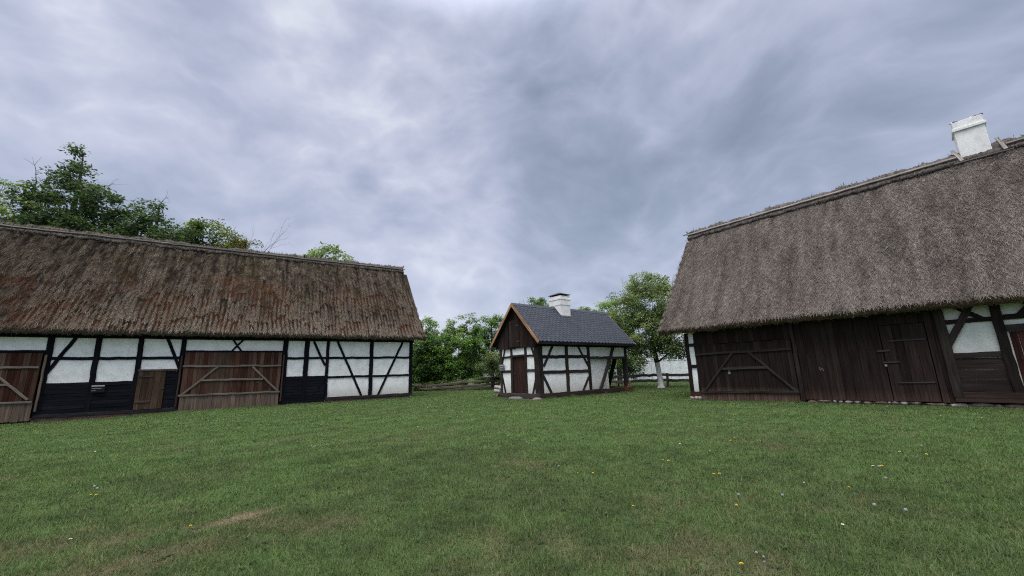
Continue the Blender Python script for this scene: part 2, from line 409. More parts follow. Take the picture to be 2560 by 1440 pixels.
def build_grass():
    rng = np.random.default_rng(3)
    P = []
    for (y0, y1, dens, hgt, wid) in ((.8, 2.9, 1500, .052, .0075), (2.9, 5.5, 3600, .052, .0062), (5.5, 9, 1900, .050, .0085), (9, 15, 800, .048, .012), (15, 27, 330, .052, .022), (27, 44, 130, .06, .04)):
        xm = y1 * 1.42 + 6; n = int(dens * (y1 - y0) * 2 * xm)
        x = rng.uniform(-xm, xm, n); y = rng.uniform(y0, y1, n)
        k = (np.abs(x) < y * 1.38 + 6) & (x < 21) & (x > -26) & ((np.abs(x) < y * 1.38 + .8) | (rng.random(n) < .6))
        x, y = x[k], y[k]
        P.append((x, y, np.full(len(x), hgt), np.full(len(x), wid)))
    x = np.concatenate([p[0] for p in P]); y = np.concatenate([p[1] for p in P]); hg = np.concatenate([p[2] for p in P]); wd = np.concatenate([p[3] for p in P])
    keep = np.ones(len(x), bool)
    for O, A, (a0, a1, b0, b1) in ((OL, AL, (-26, .15, .0, 10)), (OR, AR, (-.15, 18, -.02, 10)), (OH, AH, (-.05, 8.7, -.05, 3.9))):
        u, v_ = loc_xy(x, y, O, A); keep &= ~((u > a0) & (u < a1) & (v_ > b0) & (v_ < b1))
    dm = dirt_mask(x, y); dr = dry_mask(x, y)
    r1 = rng.random(len(x))
    keep &= (r1 > dm * .85) & (rng.random(len(x)) > np.clip(dr - .55, 0, .7))
    x, y, hg, wd, dr = x[keep], y[keep], hg[keep], wd[keep], dr[keep]
    n = len(x)
    tuft = fbm(x * 5, y * 5, 77, 3)
    H = hg * rng.uniform(.45, 1.25, n) * (.55 + .95 * tuft) * (1 - .35 * np.clip(dr, 0, 1))
    a = rng.uniform(0, 2 * np.pi, n); lean = rng.uniform(.2, 1.3, n) * H
    b = a + np.pi / 2 + rng.uniform(-.6, .6, n)
    base = np.stack([x, y, g_height(x, y) - .004], 1)
    w2 = np.stack([np.cos(b), np.sin(b), 0 * b], 1) * (wd * rng.uniform(.6, 1.4, n) / 2)[:, None]
    tip = base + np.stack([np.cos(a) * lean, np.sin(a) * lean, H], 1)
    V = np.stack([base - w2, base + w2, tip], 1).reshape(-1, 3)
    c = turf_col(x, y) * rng.uniform(.58, 1.5, n)[:, None] * np.stack([rng.uniform(.88, 1.12, n), np.ones(n), rng.uniform(.8, 1.2, n)], 1)
    straw = rng.random(n) < (.045 + .55 * np.clip(dr, 0, 1))
    c[straw] = np.array([.21, .18, .10]) * rng.uniform(.6, 1.3, straw.sum())[:, None]
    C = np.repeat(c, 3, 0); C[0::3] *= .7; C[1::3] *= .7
    V = [V]; C = [C]
    # broad-leaved weeds: flat rosettes of plantain and dandelion, and longer grass left standing along the walls
    m_ = 420; y = rng.uniform(3.0, 14, m_); x = rng.uniform(-1.3, 1.3, m_) * y; y = y[np.abs(x) < 14]; x = x[np.abs(x) < 14]; k = 9; m_ = len(x)
    cx = np.repeat(x, k); cy = np.repeat(y, k); a = rng.uniform(0, 2 * np.pi, m_ * k); L = np.repeat(rng.uniform(.025, .06, m_), k) * rng.uniform(.7, 1.2, m_ * k)
    p0 = np.stack([cx, cy, g_height(cx, cy) + .01], 1); dv = np.stack([np.cos(a) * L, np.sin(a) * L, L * rng.uniform(.1, .6, m_ * k)], 1); sd = np.stack([-np.sin(a), np.cos(a), 0 * a], 1) * (L * .16)[:, None]
    q = np.stack([p0, p0 + dv * .55 + sd, p0 + dv * .55 - sd, p0 + dv * .55 + sd, p0 + dv, p0 + dv * .55 - sd], 1).reshape(-1, 3); V.append(q)
    wc = np.array([.052, .098, .034]) * rng.uniform(.6, 1.3, (m_, 1)); C.append(np.repeat(wc, k * 6, 0))
    for O, A, xa, xb in ((OL, AL, -24, 0), (OR, AR, .4, 12.5), (OH, AH, 0, 8.8)):
        m_ = int((xb - xa) * 230); u = rng.uniform(xa, xb, m_); v_ = -np.abs(rng.normal(0, .10, m_)) - (.24 if O is OL else .14 if O is OR else .12)
        ok = fbm(u * 1.3, u * 0, 19, 3) > .40; u, v_ = u[ok], v_[ok]; m_ = len(u)
        c_, s_ = math.cos(A), math.sin(A); x = O.x + u * c_ - v_ * s_; y = O.y + u * s_ + v_ * c_
        hh = (1 if O is OH else .45) * rng.uniform(.05, .17, m_) * fbm(u * 2, u * 0, 23, 3) * 1.5; a = rng.uniform(0, 2 * np.pi, m_)
        p0 = np.stack([x, y, g_height(x, y)], 1); sd = np.stack([np.cos(AL + 0 * a), np.sin(AL + 0 * a), 0 * a], 1) * .011; tp = p0 + np.stack([np.cos(a) * hh * .6, np.sin(a) * hh * .6, hh], 1)
        V.append(np.stack([p0 - sd, p0 + sd, tp], 1).reshape(-1, 3)); C.append(np.repeat(turf_col(x, y) * rng.uniform(.6, 1.3, (m_, 1)), 3, 0))
    V = np.concatenate(V); C = np.concatenate(C)
    F = np.arange(len(V)).reshape(-1, 3)
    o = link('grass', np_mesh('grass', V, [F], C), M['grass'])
    tag(o, 'short mown grass of the farmyard lawn', 'grass', kind='stuff')
build_ground(); build_grass()

# ------------------------------------------------------------------ thatch
def thatch(parent, E0, E1, R0, R1, yE, zE, yR, zR, style, T=.30, saw0=.0, saw1=.0, nstr=40000, tilt=0.0):
    """front slope from eave (x E0..E1) to ridge (x R0..R1); steep back slope mirrored"""
    rng = np.random.default_rng(11 if style == 'moss' else 12)
    L = math.hypot(yR - yE, zR - zE); cs, sn = (yR - yE) / L, (zR - zE) / L
    N = np.array([0, -sn, cs]); D = np.array([0, cs, sn])          # outward normal, up-slope
    nx = int((E1 - E0) / .055); ns = int(L / .075)
    U, S = np.meshgrid(np.linspace(0, 1, nx + 1), np.linspace(0, 1, ns + 1)); U = U.ravel(); S = S.ravel()
    def end0(s): return lerp(E0, R0, s) + saw0 * (((s * L / .55) % 1) - .5) * (s < .93) + (fbm(s * 14, 0 * s, 51, 3) - .5) * .14 + .10 * sstep(.88, 1, s) * (saw0 > 0)
    def end1(s): return lerp(E1, R1, s) + saw1 * (((s * L / .55) % 1) - .5) + (fbm(s * 14, 0 * s + 9, 52, 3) - .5) * .14
    def xs_of(u, s): return lerp(end0(s), end1(s), u)
    def pattern(x, s):
        d = s * L
        if style == 'moss':
            wx = x + (fbm(x * .8, d * .6, 61, 2) - .5) * .22
            ci = np.floor(wx / .24); cf = wx / .24 - ci
            ro = _h(ci, ci * 0 + 3, 5) * 1.9; t = (d + ro * 1.5) / (1.5 + 1.2 * _h(ci, ci * 0, 15)); ti = np.floor(t); tf = t - ti
            wdt = .46 * (1 - tf ** 3) * (.55 + .6 * _h(ci, ti, 7))
            tong = sstep(wdt + .10, wdt - .10, np.abs(cf - .5))
            st = np.clip(sstep(.62, .10, s) * .8 + .28 + .5 * sstep(-12, -2, x) * sstep(.9, .4, s), 0, 1) * sstep(-24, -19, x + (fbm(x * .5, d * .5, 3, 3) - .5) * 6 + s * 4 - 2)
            rough = fbm(x * 5.5, d * 2.2, 63, 4)
            streak = fbm(wx * 4.4, d * .42, 68, 3)
            hgt = lerp(rough * .6 + streak * .4, streak * .75 + tong * .35 + rough * .25 - .17, st)
            moss = sstep(.50, .68, fbm(x * .42 + 3, d * .55, 65, 3) * .6 + fbm(x * 3.2, d * 1.5, 67, 4) * .4 + .13 * sstep(.75, .25, s) - .06 * sstep(.15, .0, s) - .25 * sstep(.5, .85, s)) * (1 - .9 * np.maximum(tong, rough * .5) * np.clip(st + .3, 0, 1)) 
            green = sstep(.55, .75, fbm(x * .9, d * .9, 66, 4)) * .6
            return hgt, moss, green, tong * st
        fine = fbm(x * 15, d * 6, 71, 3); colm = fbm(x * 4.2, d * .55, 72, 4); sp = vn(x * 34, d * 15, 74)
        return fine * .34 + colm * .46 + sp * .20, fbm(x * .5, d * .4, 73, 3), colm, fine
    def colour(x, s, p, n):
        jit = rng.uniform(.75, 1.3, n)[:, None]
        if style == 'moss':
            hgt, moss, green, tong = p
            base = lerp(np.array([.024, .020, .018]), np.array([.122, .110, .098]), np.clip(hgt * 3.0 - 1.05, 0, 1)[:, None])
            base = lerp(base, np.array([.175, .160, .148]), (np.clip(tong * sstep(.30, .02, s) * .75, 0, 1))[:, None])
            base = lerp(base, np.array([.060, .058, .024]), (green * .5)[:, None])
            base = lerp(base, np.array([.072, .027, .013]), (moss * .75)[:, None])
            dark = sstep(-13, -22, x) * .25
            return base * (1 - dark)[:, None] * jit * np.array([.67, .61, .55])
        hgt, big, stre, rough = p
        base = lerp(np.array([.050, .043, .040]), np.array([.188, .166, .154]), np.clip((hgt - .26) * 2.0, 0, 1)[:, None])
        base = base * (.88 + .22 * big)[:, None]
        return base * jit * np.array([1.0, .985, .985])
    def surf(x, s, lift=0):
        p = pattern(x, s)
        amp = .15 if style == 'moss' else .07
        sag = (fbm(x * .25, s * 2, 81, 3) - .5) * .10
        d = (p[0] - .5) * amp + sag + lift
        se = s * L + (fbm(x * 2.2, x * 0, 83, 4) - .5) * .14 * sstep(.06, 0, s)
        base = np.array([0, yE, zE]) + D * se[:, None] + N * d[:, None]
        base[:, 0] = x; base[:, 2] += tilt * (x - R0) * s
        return base, p
    x = xs_of(U, S); V, p = surf(x, S)
    # round the verges off
    edge = np.minimum(U, 1 - U) * (E1 - E0); V += N * (-.10 * sstep(.22, 0, edge))[:, None]
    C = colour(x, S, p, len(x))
    W = nx + 1
    I = (np.arange(ns)[:, None] * W + np.arange(nx)[None]).ravel()
    faces = [np.stack([I, I + 1, I + W + 1, I + W], 1)]
    VV = [V]; CC = [C]; n0 = len(V)
    def strip(A, B, col, flip=False):
        nonlocal n0
        k = len(A); VV.append(A); VV.append(B); CC.append(np.tile(col, (2 * k, 1)) * rng.uniform(.6, 1.4, (2 * k, 1)))
        i = np.arange(k - 1) + n0; q = np.stack([i, i + k, i + k + 1, i + 1], 1); faces.append(q[:, ::-1] if flip else q); n0 += 2 * k
    # eave lip, several rows so that it can be ragged
    e = V[:W]; rows = [e]
    for (dy, dz) in ((.02, -.10), (.05, -.20), (.14, -.28)):
        q = e.copy(); q[:, 1] += dy + (fbm(e[:, 0] * 6, e[:, 0] * 0 + dz * 9, 91, 3) - .5) * .05; q[:, 2] += dz + (fbm(e[:, 0] * 5, e[:, 0] * 0 + dz * 5, 92, 4) - .5) * .07; rows.append(q)
    lip = np.array([.080, .066, .056]) if style == 'moss' else np.array([.075, .055, .036])
    for a, b in zip(rows[:-1], rows[1:]): strip(a, b, lip)
    inner = rows[-1].copy(); inner[:, 1] = yR; inner[:, 2] = zR - T * 1.6
    strip(rows[-1], inner, np.array([.04, .032, .026]))
    # verges
    for k, fl in ((0, True), (nx, False)):
        o = V[k::W]; i2 = o - N * T; i2[0] = rows[-1][k]; strip(o, i2, lip * 1.3, fl)
    # back slope
    bx = np.linspace(0, 1, 60); top = V[-W:][np.linspace(0, nx, 60).astype(int)]
    bot = np.stack([lerp(E0, E1, bx), np.full(60, 2 * yR - yE), np.full(60, zE)], 1); strip(top, bot, np.array([.1, .09, .08]), True)
    # single straws
    n = nstr
    s = rng.uniform(0, 1, n) ** 1.05; u = rng.uniform(0, 1, n); x = xs_of(u, s); p0 = pattern(x, s)
    if style == 'moss': keep = (rng.random(n) < .12 + .9 * sstep(.30, .62, p0[0])) & (rng.random(n) > p0[1] * .75)
    else: keep = np.ones(n, bool)
    x, s = x[keep], s[keep]; P0, p = surf(x, s, .012); n = len(x)
    ang = rng.normal(0, .24 if style == 'moss' else .34, n)
    ln = rng.uniform(.14, .34, n) * (1.0 if style == 'moss' else .9); wd = rng.uniform(.012, .026, n) * (1.15 if style == 'moss' else .62)
    dirv = -D[None] * np.cos(ang)[:, None] + np.array([1, 0, 0])[None] * np.sin(ang)[:, None]
    side = np.cross(dirv, N[None]); lift = rng.uniform(.0, .05, n)
    A = P0; B = P0 + dirv * ln[:, None] + N * lift[:, None]
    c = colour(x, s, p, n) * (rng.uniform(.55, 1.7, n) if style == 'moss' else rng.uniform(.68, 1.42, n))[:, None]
    SV = np.stack([A - side * wd[:, None] / 2, A + side * wd[:, None] / 2, B + side * wd[:, None] / 3, B - side * wd[:, None] / 3], 1).reshape(-1, 3)
    VV.append(SV); CC.append(np.repeat(c, 4, 0)); faces.append(np.arange(4 * n).reshape(-1, 4) + n0); n0 += 4 * n
    # fringe along eave and verges
    def fringe(A, dirs, cols, wid):
        nonlocal n0
        k = len(A); sd = np.cross(dirs, rng.normal(0, 1, (k, 3))); sd /= np.linalg.norm(sd, axis=1)[:, None] + 1e-9; sd *= wid
        SV = np.stack([A - sd, A + sd, A + dirs], 1).reshape(-1, 3); VV.append(SV); CC.append(np.repeat(cols, 3, 0)); faces.append(np.arange(3 * k).reshape(-1, 3) + n0); n0 += 3 * k
    k = int((E1 - E0) * 95)
    r_ = rng.integers(0, 4, k); idx = rng.integers(0, W, k); A = np.array([rows[a][b] for a, b in zip(r_, idx)]) + rng.normal(0, .02, (k, 3))
    dv = np.stack([rng.normal(0, .04, k), rng.normal(-.02, .05, k), -rng.uniform(.02, .075, k)], 1)
    fringe(A, dv, (np.array([.10, .078, .055]))[None] * rng.uniform(.4, 1.9, (k, 1)), .011)
    for kk, sg in ((0, -1), (nx, 1)):
        k = 900; idx = rng.integers(0, ns + 1, k); A = V[kk::W][idx] - N * rng.uniform(0, T, (k, 1))
        dv = -D[None] * rng.uniform(.06, .22, (k, 1)) + np.array([1, 0, 0])[None] * (sg * rng.uniform(-.02, .09, (k, 1)))
        fringe(A, dv, np.array([.12, .105, .085])[None] * rng.uniform(.4, 1.8, (k, 1)), .013)
    o = link('thatched_roof', np_mesh('thatched_roof', np.concatenate(VV), faces, np.concatenate(CC)), M['thatch'], parent)
    return o, D, N, L

def ridge_cap(parent, x0, x1, yR, zR, D, style, tilt=0.0):
    """lumpy straw saddle over the ridge, its ragged lower edge hanging proud of the slope"""
    rng = np.random.default_rng(21)
    xs = np.arange(x0, x1, .05); n = len(xs)
    lowf = .62 + (fbm(xs * 2.6, xs * 0, 31, 4) - .5) * .26; thick = .10 + (fbm(xs * 3.2, xs * 0 + 4, 32, 4) - .5) * .10
    Db = D * np.array([1, -1, 1])
    Nf = np.array([0, -D[2], D[1]]); Nb = np.array([0, D[2], D[1]])
    apex = np.stack([xs, np.full(n, yR), zR + tilt * (xs - x0)], 1)
    lump = (fbm(xs * 2.2, xs * 0 + 8, 33, 5) - .3) * .26
    rows = []
    def P(dist, nf, ext, front=True):
        q = apex - (D if front else Db)[None] * dist[:, None] + (Nf if front else Nb)[None] * ext[:, None]; return q
    z = np.zeros(n)
    rows.append(P(lowf - .03, Nf, z - .03)); rows.append(P(lowf, Nf, thick * .8)); rows.append(P(lowf * .8, Nf, thick * 1.15 + (fbm(xs * 6, z, 35, 3) - .5) * .06))
    rows.append(P(z + .38, Nf, z + .09)); rows.append(P(z + .24, Nf, z + .10)); rows.append(P(z + .10, Nf, lump * .6 + .10))
    a2 = apex.copy(); a2[:, 2] += .12 + lump; rows.append(a2)
    rows.append(P(z + .15, Nb, z + .12, False)); rows.append(P(z + .6, Nb, z + .08, False)); rows.append(P(z + .65, Nb, z - .03, False))
    V = np.stack(rows, 0); V += rng.normal(0, .012, V.shape); m_ = len(rows)
    I = (np.arange(m_ - 1)[:, None] * n + np.arange(n - 1)[None]).ravel()
    base = np.array([.072, .064, .056]) if style == 'moss' else np.array([.085, .075, .070])
    C = base[None] * rng.uniform(.55, 1.45, (m_ * n, 1)); 
    VV = [V.reshape(-1, 3)]; CC = [C]; faces = [np.stack([I, I + 1, I + n + 1, I + n], 1)]; n0 = m_ * n
    for c_ in (0, n - 1):
        ring = np.arange(m_) * n + c_
        for k in range(1, m_ - 1): faces.append(np.array([[ring[0], ring[k], ring[k + 1]]]))
    k = int((x1 - x0) * (170 if style == 'moss' else 70)); idx = rng.integers(0, n, k); rr = rng.choice([1, 2, 2, 5, 6, 6], k)
    A = V[rr, idx] + rng.normal(0, .03, (k, 3)); dv = np.where((rr < 3)[:, None], -D[None] * .12, np.array([0, 0, .05])[None]) + rng.normal(0, .05, (k, 3))
    sd = rng.normal(0, .012, (k, 3)); SV = np.stack([A - sd, A + sd, A + dv], 1).reshape(-1, 3)
    VV.append(SV); CC.append(np.repeat(base[None] * np.where(rng.random((k, 1)) < (.14 if style == 'moss' else .03), 2.0, .8) * rng.uniform(.5, 1.6, (k, 1)), 3, 0)); faces.append(np.arange(3 * k).reshape(-1, 3) + n0)
    return link('ridge_cap', np_mesh('ridge_cap', np.concatenate(VV), faces, np.concatenate(CC)), M['thatch'], parent)

TAR = (.006, .0065, .010); TAR2 = (.008, .0085, .012); GREYW = (.135, .118, .105)
def vj(c, a=.2):
    k = random.uniform(1 - a, 1 + a); return tuple(x * k for x in c)
def one_beam(name, parent, p0, p1, w, d, col, mat, nrm=(0, -1, 0), **kw):
    b = MB(); b.beam(p0, p1, w, d, nrm, col, **kw); return b.build(name, mat, parent)
def vplanks(x0, x1, z0f, z1f, y, colf, wid=.2, th=.035, gap=.008, seg=3):
    """vertical boards; z0f/z1f/colf functions of x"""
    b = MB(); x = x0
    while x < x1 - .03:
        ww = min(wid * random.uniform(.75, 1.25), x1 - x)
        if x1 - (x + ww) < .07: ww = x1 - x
        xc = x + ww / 2; yy = y + random.uniform(-.008, .008)
        st = len(b.v)
        b.beam((xc, yy, z0f(xc)), (xc, yy, z1f(xc)), ww - gap, th, (0, -1, 0), (1, 1, 1), seg=seg, jit=.002, ch=.004)
        c = colf(xc)
        for i in range(st, len(b.v)):
            b.c[i] = c(b.v[i].z) if callable(c) else c
        x += ww
    return b
def hplanks(x0, x1, z0, z1, y, col, hgt=.2, th=.04, gap=.012, tilt=0):
    b = MB(); z = z0
    while z < z1 - .03:
        hh = min(hgt * random.uniform(.8, 1.2), z1 - z)
        if z1 - (z + hh) < .06: hh = z1 - z
        b.beam((x0, y + random.uniform(-.01, .01), z + hh / 2), (x1, y + random.uniform(-.01, .01), z + hh / 2), hh - gap, th, (0, -1, 0), vj(col, .25), jit=.003, ch=.008); z += hh
    return b
def slab(name, parent, pts, y0, y1, mat, col=(.7, .7, .7)):
    b = MB(); b.poly_prism([(x, y0, z) for x, z in pts], (0, y1 - y0, 0), col); return b.build(name, mat, parent)

# ================================================================== tarred barn (on the left)
def build_tarred_barn():
    t = empty('thatched_barn', OL, AL)
    tag(t, 'long black and white half-timbered barn with red-brown mossy thatch', 'barn', 'thatched barns')
    yF = -.05
    slab('plaster_wall', t, [(-24.3, 0), (0, 0), (0, 4.3), (-24.3, 4.3)], 0, .18, M['plaster'])
    gw = MB(); gw.box(-.06, .0, .18, 8.8, 0, 4.3, (.03, .03, .035)); gw.box(-24.3, -24.2, .18, 8.8, 0, 4.3, (.03, .03, .035)); gw.box(-24.3, 0, 8.8, 9, 0, 4.3, (.03, .03, .035))
    gw.build('rear_wall', M['tar'], t)
    for x in (-.1, -24.3): slab_g = MB(); slab_g.poly_prism([(x, -.3, 4.3), (x, 9.3, 4.3), (x, 4.5, 10.4)], (.08, 0, 0), (.04, .035, .035)); slab_g.build('gable_boarding', M['tar'], t)
    def post(x0, x1, z0=.18, z1=4.1, lean=0):
        one_beam('post', t, ((x0 + x1) / 2, yF + .05, z0), ((x0 + x1) / 2 + lean, yF + .05, z1), x1 - x0, .16, TAR, M['tar'], jit=.009)
    for a in ((-19.22, -18.97), (-17.43, -17.2), (-15.71, -15.48), (-13.83, -13.6), (-8.63, -8.34), (-7.37, -7.08), (-6.02, -5.83), (-3.14, -2.88), (-.22, .03), (-24.3, -24.05)): post(*a)
    def horiz(name, x0, x1, z0, z1, col=TAR, d=.14): one_beam(name, t, (x0, yF + .055, (z0 + z1) / 2), (x1, yF + .055, (z0 + z1) / 2), z1 - z0, d, col, M['tar'], jit=.009)
    one_beam('wall_plate', t, (-24.3, yF + .03, 4.2), (.1, yF + .03, 4.2), .26, .22, TAR, M['tar'])
    for (a, b) in ((-18.97, -17.43), (-17.2, -15.71), (-15.48, -13.83)): horiz('rail', a, b, 2.92, 3.08)
    for (a, b) in ((-8.34, -7.37), (-7.08, -6.02), (-5.83, -3.14), (-2.88, -.22)): horiz('rail', a, b, 2.86, 3.01)
    for (a, b) in ((-5.83, -3.14), (-2.88, -.22)): horiz('rail', a, b, 1.57, 1.71)
    for (a, b) in ((-18.97, -17.43), (-17.2, -15.71), (-8.34, -7.37), (-7.08, -6.02)): horiz('rail', a, b, 1.58, 1.76, TAR2)
    horiz('lintel', -13.6, -8.63, 3.31, 3.42); horiz('lintel', -24.05, -19.22, 3.28, 3.42)
    horiz('sill', -5.9, .06, .13, .33, (.03, .026, .026), .2); horiz('sill', -19.2, -13.62, .05, .22, (.022, .022, .026), .2); horiz('sill', -8.6, -5.95, -.02, .18, TAR2, .2)
    def br(x0, z0, x1, z1, wd=.15): one_beam('brace', t, (x0, yF + .06, z0), (x1, yF + .06, z1), wd, .13, TAR, M['tar'], jit=.007)
    br(-18.22, 4.07, -19.05, 2.25, .16); br(-14.47, 4.08, -13.78, 2.4, .15); br(-6.84, 4.05, -6.05, 2.45, .14); br(-5.33, 4.07, -3.6, .33, .15); br(-.75, 4.07, -2.44, .31, .15)
    br(-11.35, 4.08, -10.88, 3.40, .10); br(-10.84, 4.08, -11.36, 3.40, .10)
    br(-18.95, 1.5, -18.4, .2, .14); br(-14.45, .2, -13.8, 1.25, .15); br(-7.0, .15, -6.05, 1.35, .14)
    for (a, b, z0, z1) in ((-18.97, -17.43, .22, 1.6), (-17.2, -15.71, .22, 1.6), (-8.34, -7.37, .16, 1.6), (-7.08, -6.02, .16, 1.6), (-14.3, -13.83, .22, 2.25)):
        bb_ = MB(); bb_.box(a - .02, b + .02, -.012, -.003, z0, z1, (.004, .004, .005), 'x'); bb_.build('board_backing', M['tar'], t)
        hplanks(a, b, z0, z1, -.035, (.0075, .008, .0125), .19, .05, .014).build('lower_boarding', M['tar'], t)
    for (a, b) in ((-19.25, -13.66), (-5.9, -.1)):
        bk = MB(); bk.box(a, b, -.02, .16, -.25, .128 if a > -6 else .048, (.27, .25, .23), 'x')
        z = -.16 if a < -6 else -.02; k = 0
        while z < (.04 if a < -6 else .12):
            x = a - random.uniform(0, .2) * (k % 2) 
            while x < b - .1:
                l = .235
                c = random.choice([(.15, .066, .052), (.12, .058, .05), (.18, .085, .064), (.10, .06, .056)])
                bk.box(max(x, a), min(x + l, b), -.036 - random.uniform(0, .006), 0, z, z + .062, vj(c, .2), 'x'); x += l + .022
            z += .078; k += 1
        bk.build('brick_plinth', M['brick'], t)
    # wide gates
    for (a, b, z1) in ((-13.68, -8.58, 3.33), (-24.0, -19.18, 3.3), (-15.55, -14.3, 2.3)):
        gb_ = MB(); gb_.box(a, b, -.07, -.004, .1, z1, (.006, .005, .005)); gb_.build('gap_shade_slab', M['tar'], t)  # added near-black slab, its colour stands in for shade in the gaps around the boards
    def gate(x0, x1, zt, battens, diags, poles):
        redb = lambda x: (lambda k, g: (lambda z: tuple(np.array(lerp(np.array((.052, .0225, .0165)), np.array((.080, .052, .040)), g)) * k if z > .86 else np.array((.122, .090, .072)) * (.75 + .3 * k))))(random.uniform(.6, 1.35), random.random() ** 2)
        b = MB(); x = x0
        while x < x1 - .02:
            ww = min(random.uniform(.17, .26), x1 - x)
            if x1 - x - ww < .08: ww = x1 - x
            y = -.2 + random.uniform(-.008, .008); cf = redb(x); st = len(b.v)
            b.beam((x + ww / 2, y, -.03 + random.uniform(-.02, .02)), (x + ww / 2, y, .84), ww - .008, .035, (0, -1, 0), (1, 1, 1), seg=2, jit=.003, ch=.004); c1 = cf(0)
            for i in range(st, len(b.v)): b.c[i] = c1
            st = len(b.v); b.beam((x + ww / 2, y, .84), (x + ww / 2, y, zt), ww - .008, .035, (0, -1, 0), (1, 1, 1), seg=4, jit=.003, ch=.004); c1 = cf(2)
            for i in range(st, len(b.v)): b.c[i] = c1
            x += ww
        g = b.build('gate', M['wood'], t)
        for (a, bb, z) in battens: one_beam('batten', g, (a, -.25, z), (bb, -.25, z - .03), .105, .06, vj(GREYW, .12), M['wood'], jit=.012)
        for (a, za, bb, zb) in diags: one_beam('batten', g, (a, -.255, za), (bb, -.255, zb), .105, .05, vj(GREYW, .12), M['wood'], jit=.008)
        for (xp, z0, z1, c) in poles: one_beam('hinge_pole', g, (xp, -.16, z0), (xp, -.16, z1), .085, .085, c, M['wood'], jit=.006)
        return g
    g = gate(-13.57, -8.66, 3.3, [(-13.6, -8.66, 2.50), (-12.66, -9.58, 1.68), (-13.64, -8.62, .86)], [(-11.96, 2.44, -13.48, .9), (-10.2, 2.42, -8.74, .88)], [(-8.54, .25, 3.15, (.05, .038, .034)), (-13.70, .25, 3.1, (.045, .032, .028))])
    pl = MB(); pl.box(-9.93, -9.85, -.245, -.21, 1.42, 1.50, (.3, .28, .25)); pl.tube([(-9.92, -.23, 1.5), (-9.92, -.23, 1.55), (-9.86, -.23, 1.55), (-9.86, -.23, 1.5)], .008, 5); pl.build('padlock', M['iron'], g)
    g2 = gate(-24.0, -19.24, 3.26, [(-24, -19.26, 2.58), (-24, -19.26, .89)], [(-20.9, 2.5, -19.42, .98), (-22.3, 2.5, -23.8, .98)], [(-19.12, .4, 3.18, (.135, .105, .085))])
    one_beam('handle', g2, (-20.5, -.25, 1.73), (-20.12, -.25, 1.75), .10, .06, GREYW, M['wood'])
    # stable door
    d = vplanks(-15.5, -14.32, lambda x: .22, lambda x: 2.26, -.10, lambda x: (lambda k: (lambda z: tuple(np.array((.058, .037, .027)) * k * (1.35 if z < .5 else 1))))(random.uniform(.7, 1.3)), .24).build('door', M['wood'], t)
    for z in (1.98, .62): one_beam('batten', d, (-15.46, -.135, z), (-14.85, -.135, z), .10, .035, (.06, .045, .04), M['wood'])
    one_beam('latch', d, (-14.5, -.14, 1.3), (-14.28, -.14, 1.31), .04, .03, (.02, .02, .02), M['iron'])
    one_beam('door_lintel', t, (-15.52, -.07, 2.315), (-13.83, -.07, 2.315), .11, .14, (.07, .06, .055), M['wood'])
    # thatch
    o, D, N, L = thatch(t, -25.0, .84, -24.6, .46, -.8, 4.48, 4.5, 11.02, 'moss', nstr=52000)
    ridge_cap(t, -24.6, .46, 4.5, 11.02, D, 'moss')
    ap = np.array([0, 4.5, 11.02])
    q = ap - D * .27 + N * .155
    pb = MB(); x = -24.7
    while x < .5:
        x2 = min(x + random.uniform(3.5, 5), .58); pb.beam((x, q[1], q[2] + random.uniform(-.02, .02)), (x2, q[1], q[2] + random.uniform(-.02, .02)), .10, .075, tuple(N), vj((.13, .122, .118), .15), jit=.012, ch=.02); x = x2 - .12 if x2 < .57 else 9
    pb.build('ridge_pole', M['wood'], t)
    one_beam('ridge_peg', t, (.44, 4.4, 11.0), (.54, 4.35, 11.32), .06, .06, (.03, .028, .03), M['wood']); one_beam('ridge_peg', t, (-7.5, 4.35, 10.95), (-7.45, 4.3, 11.3), .09, .08, (.03, .028, .03), M['wood'])
build_tarred_barn()

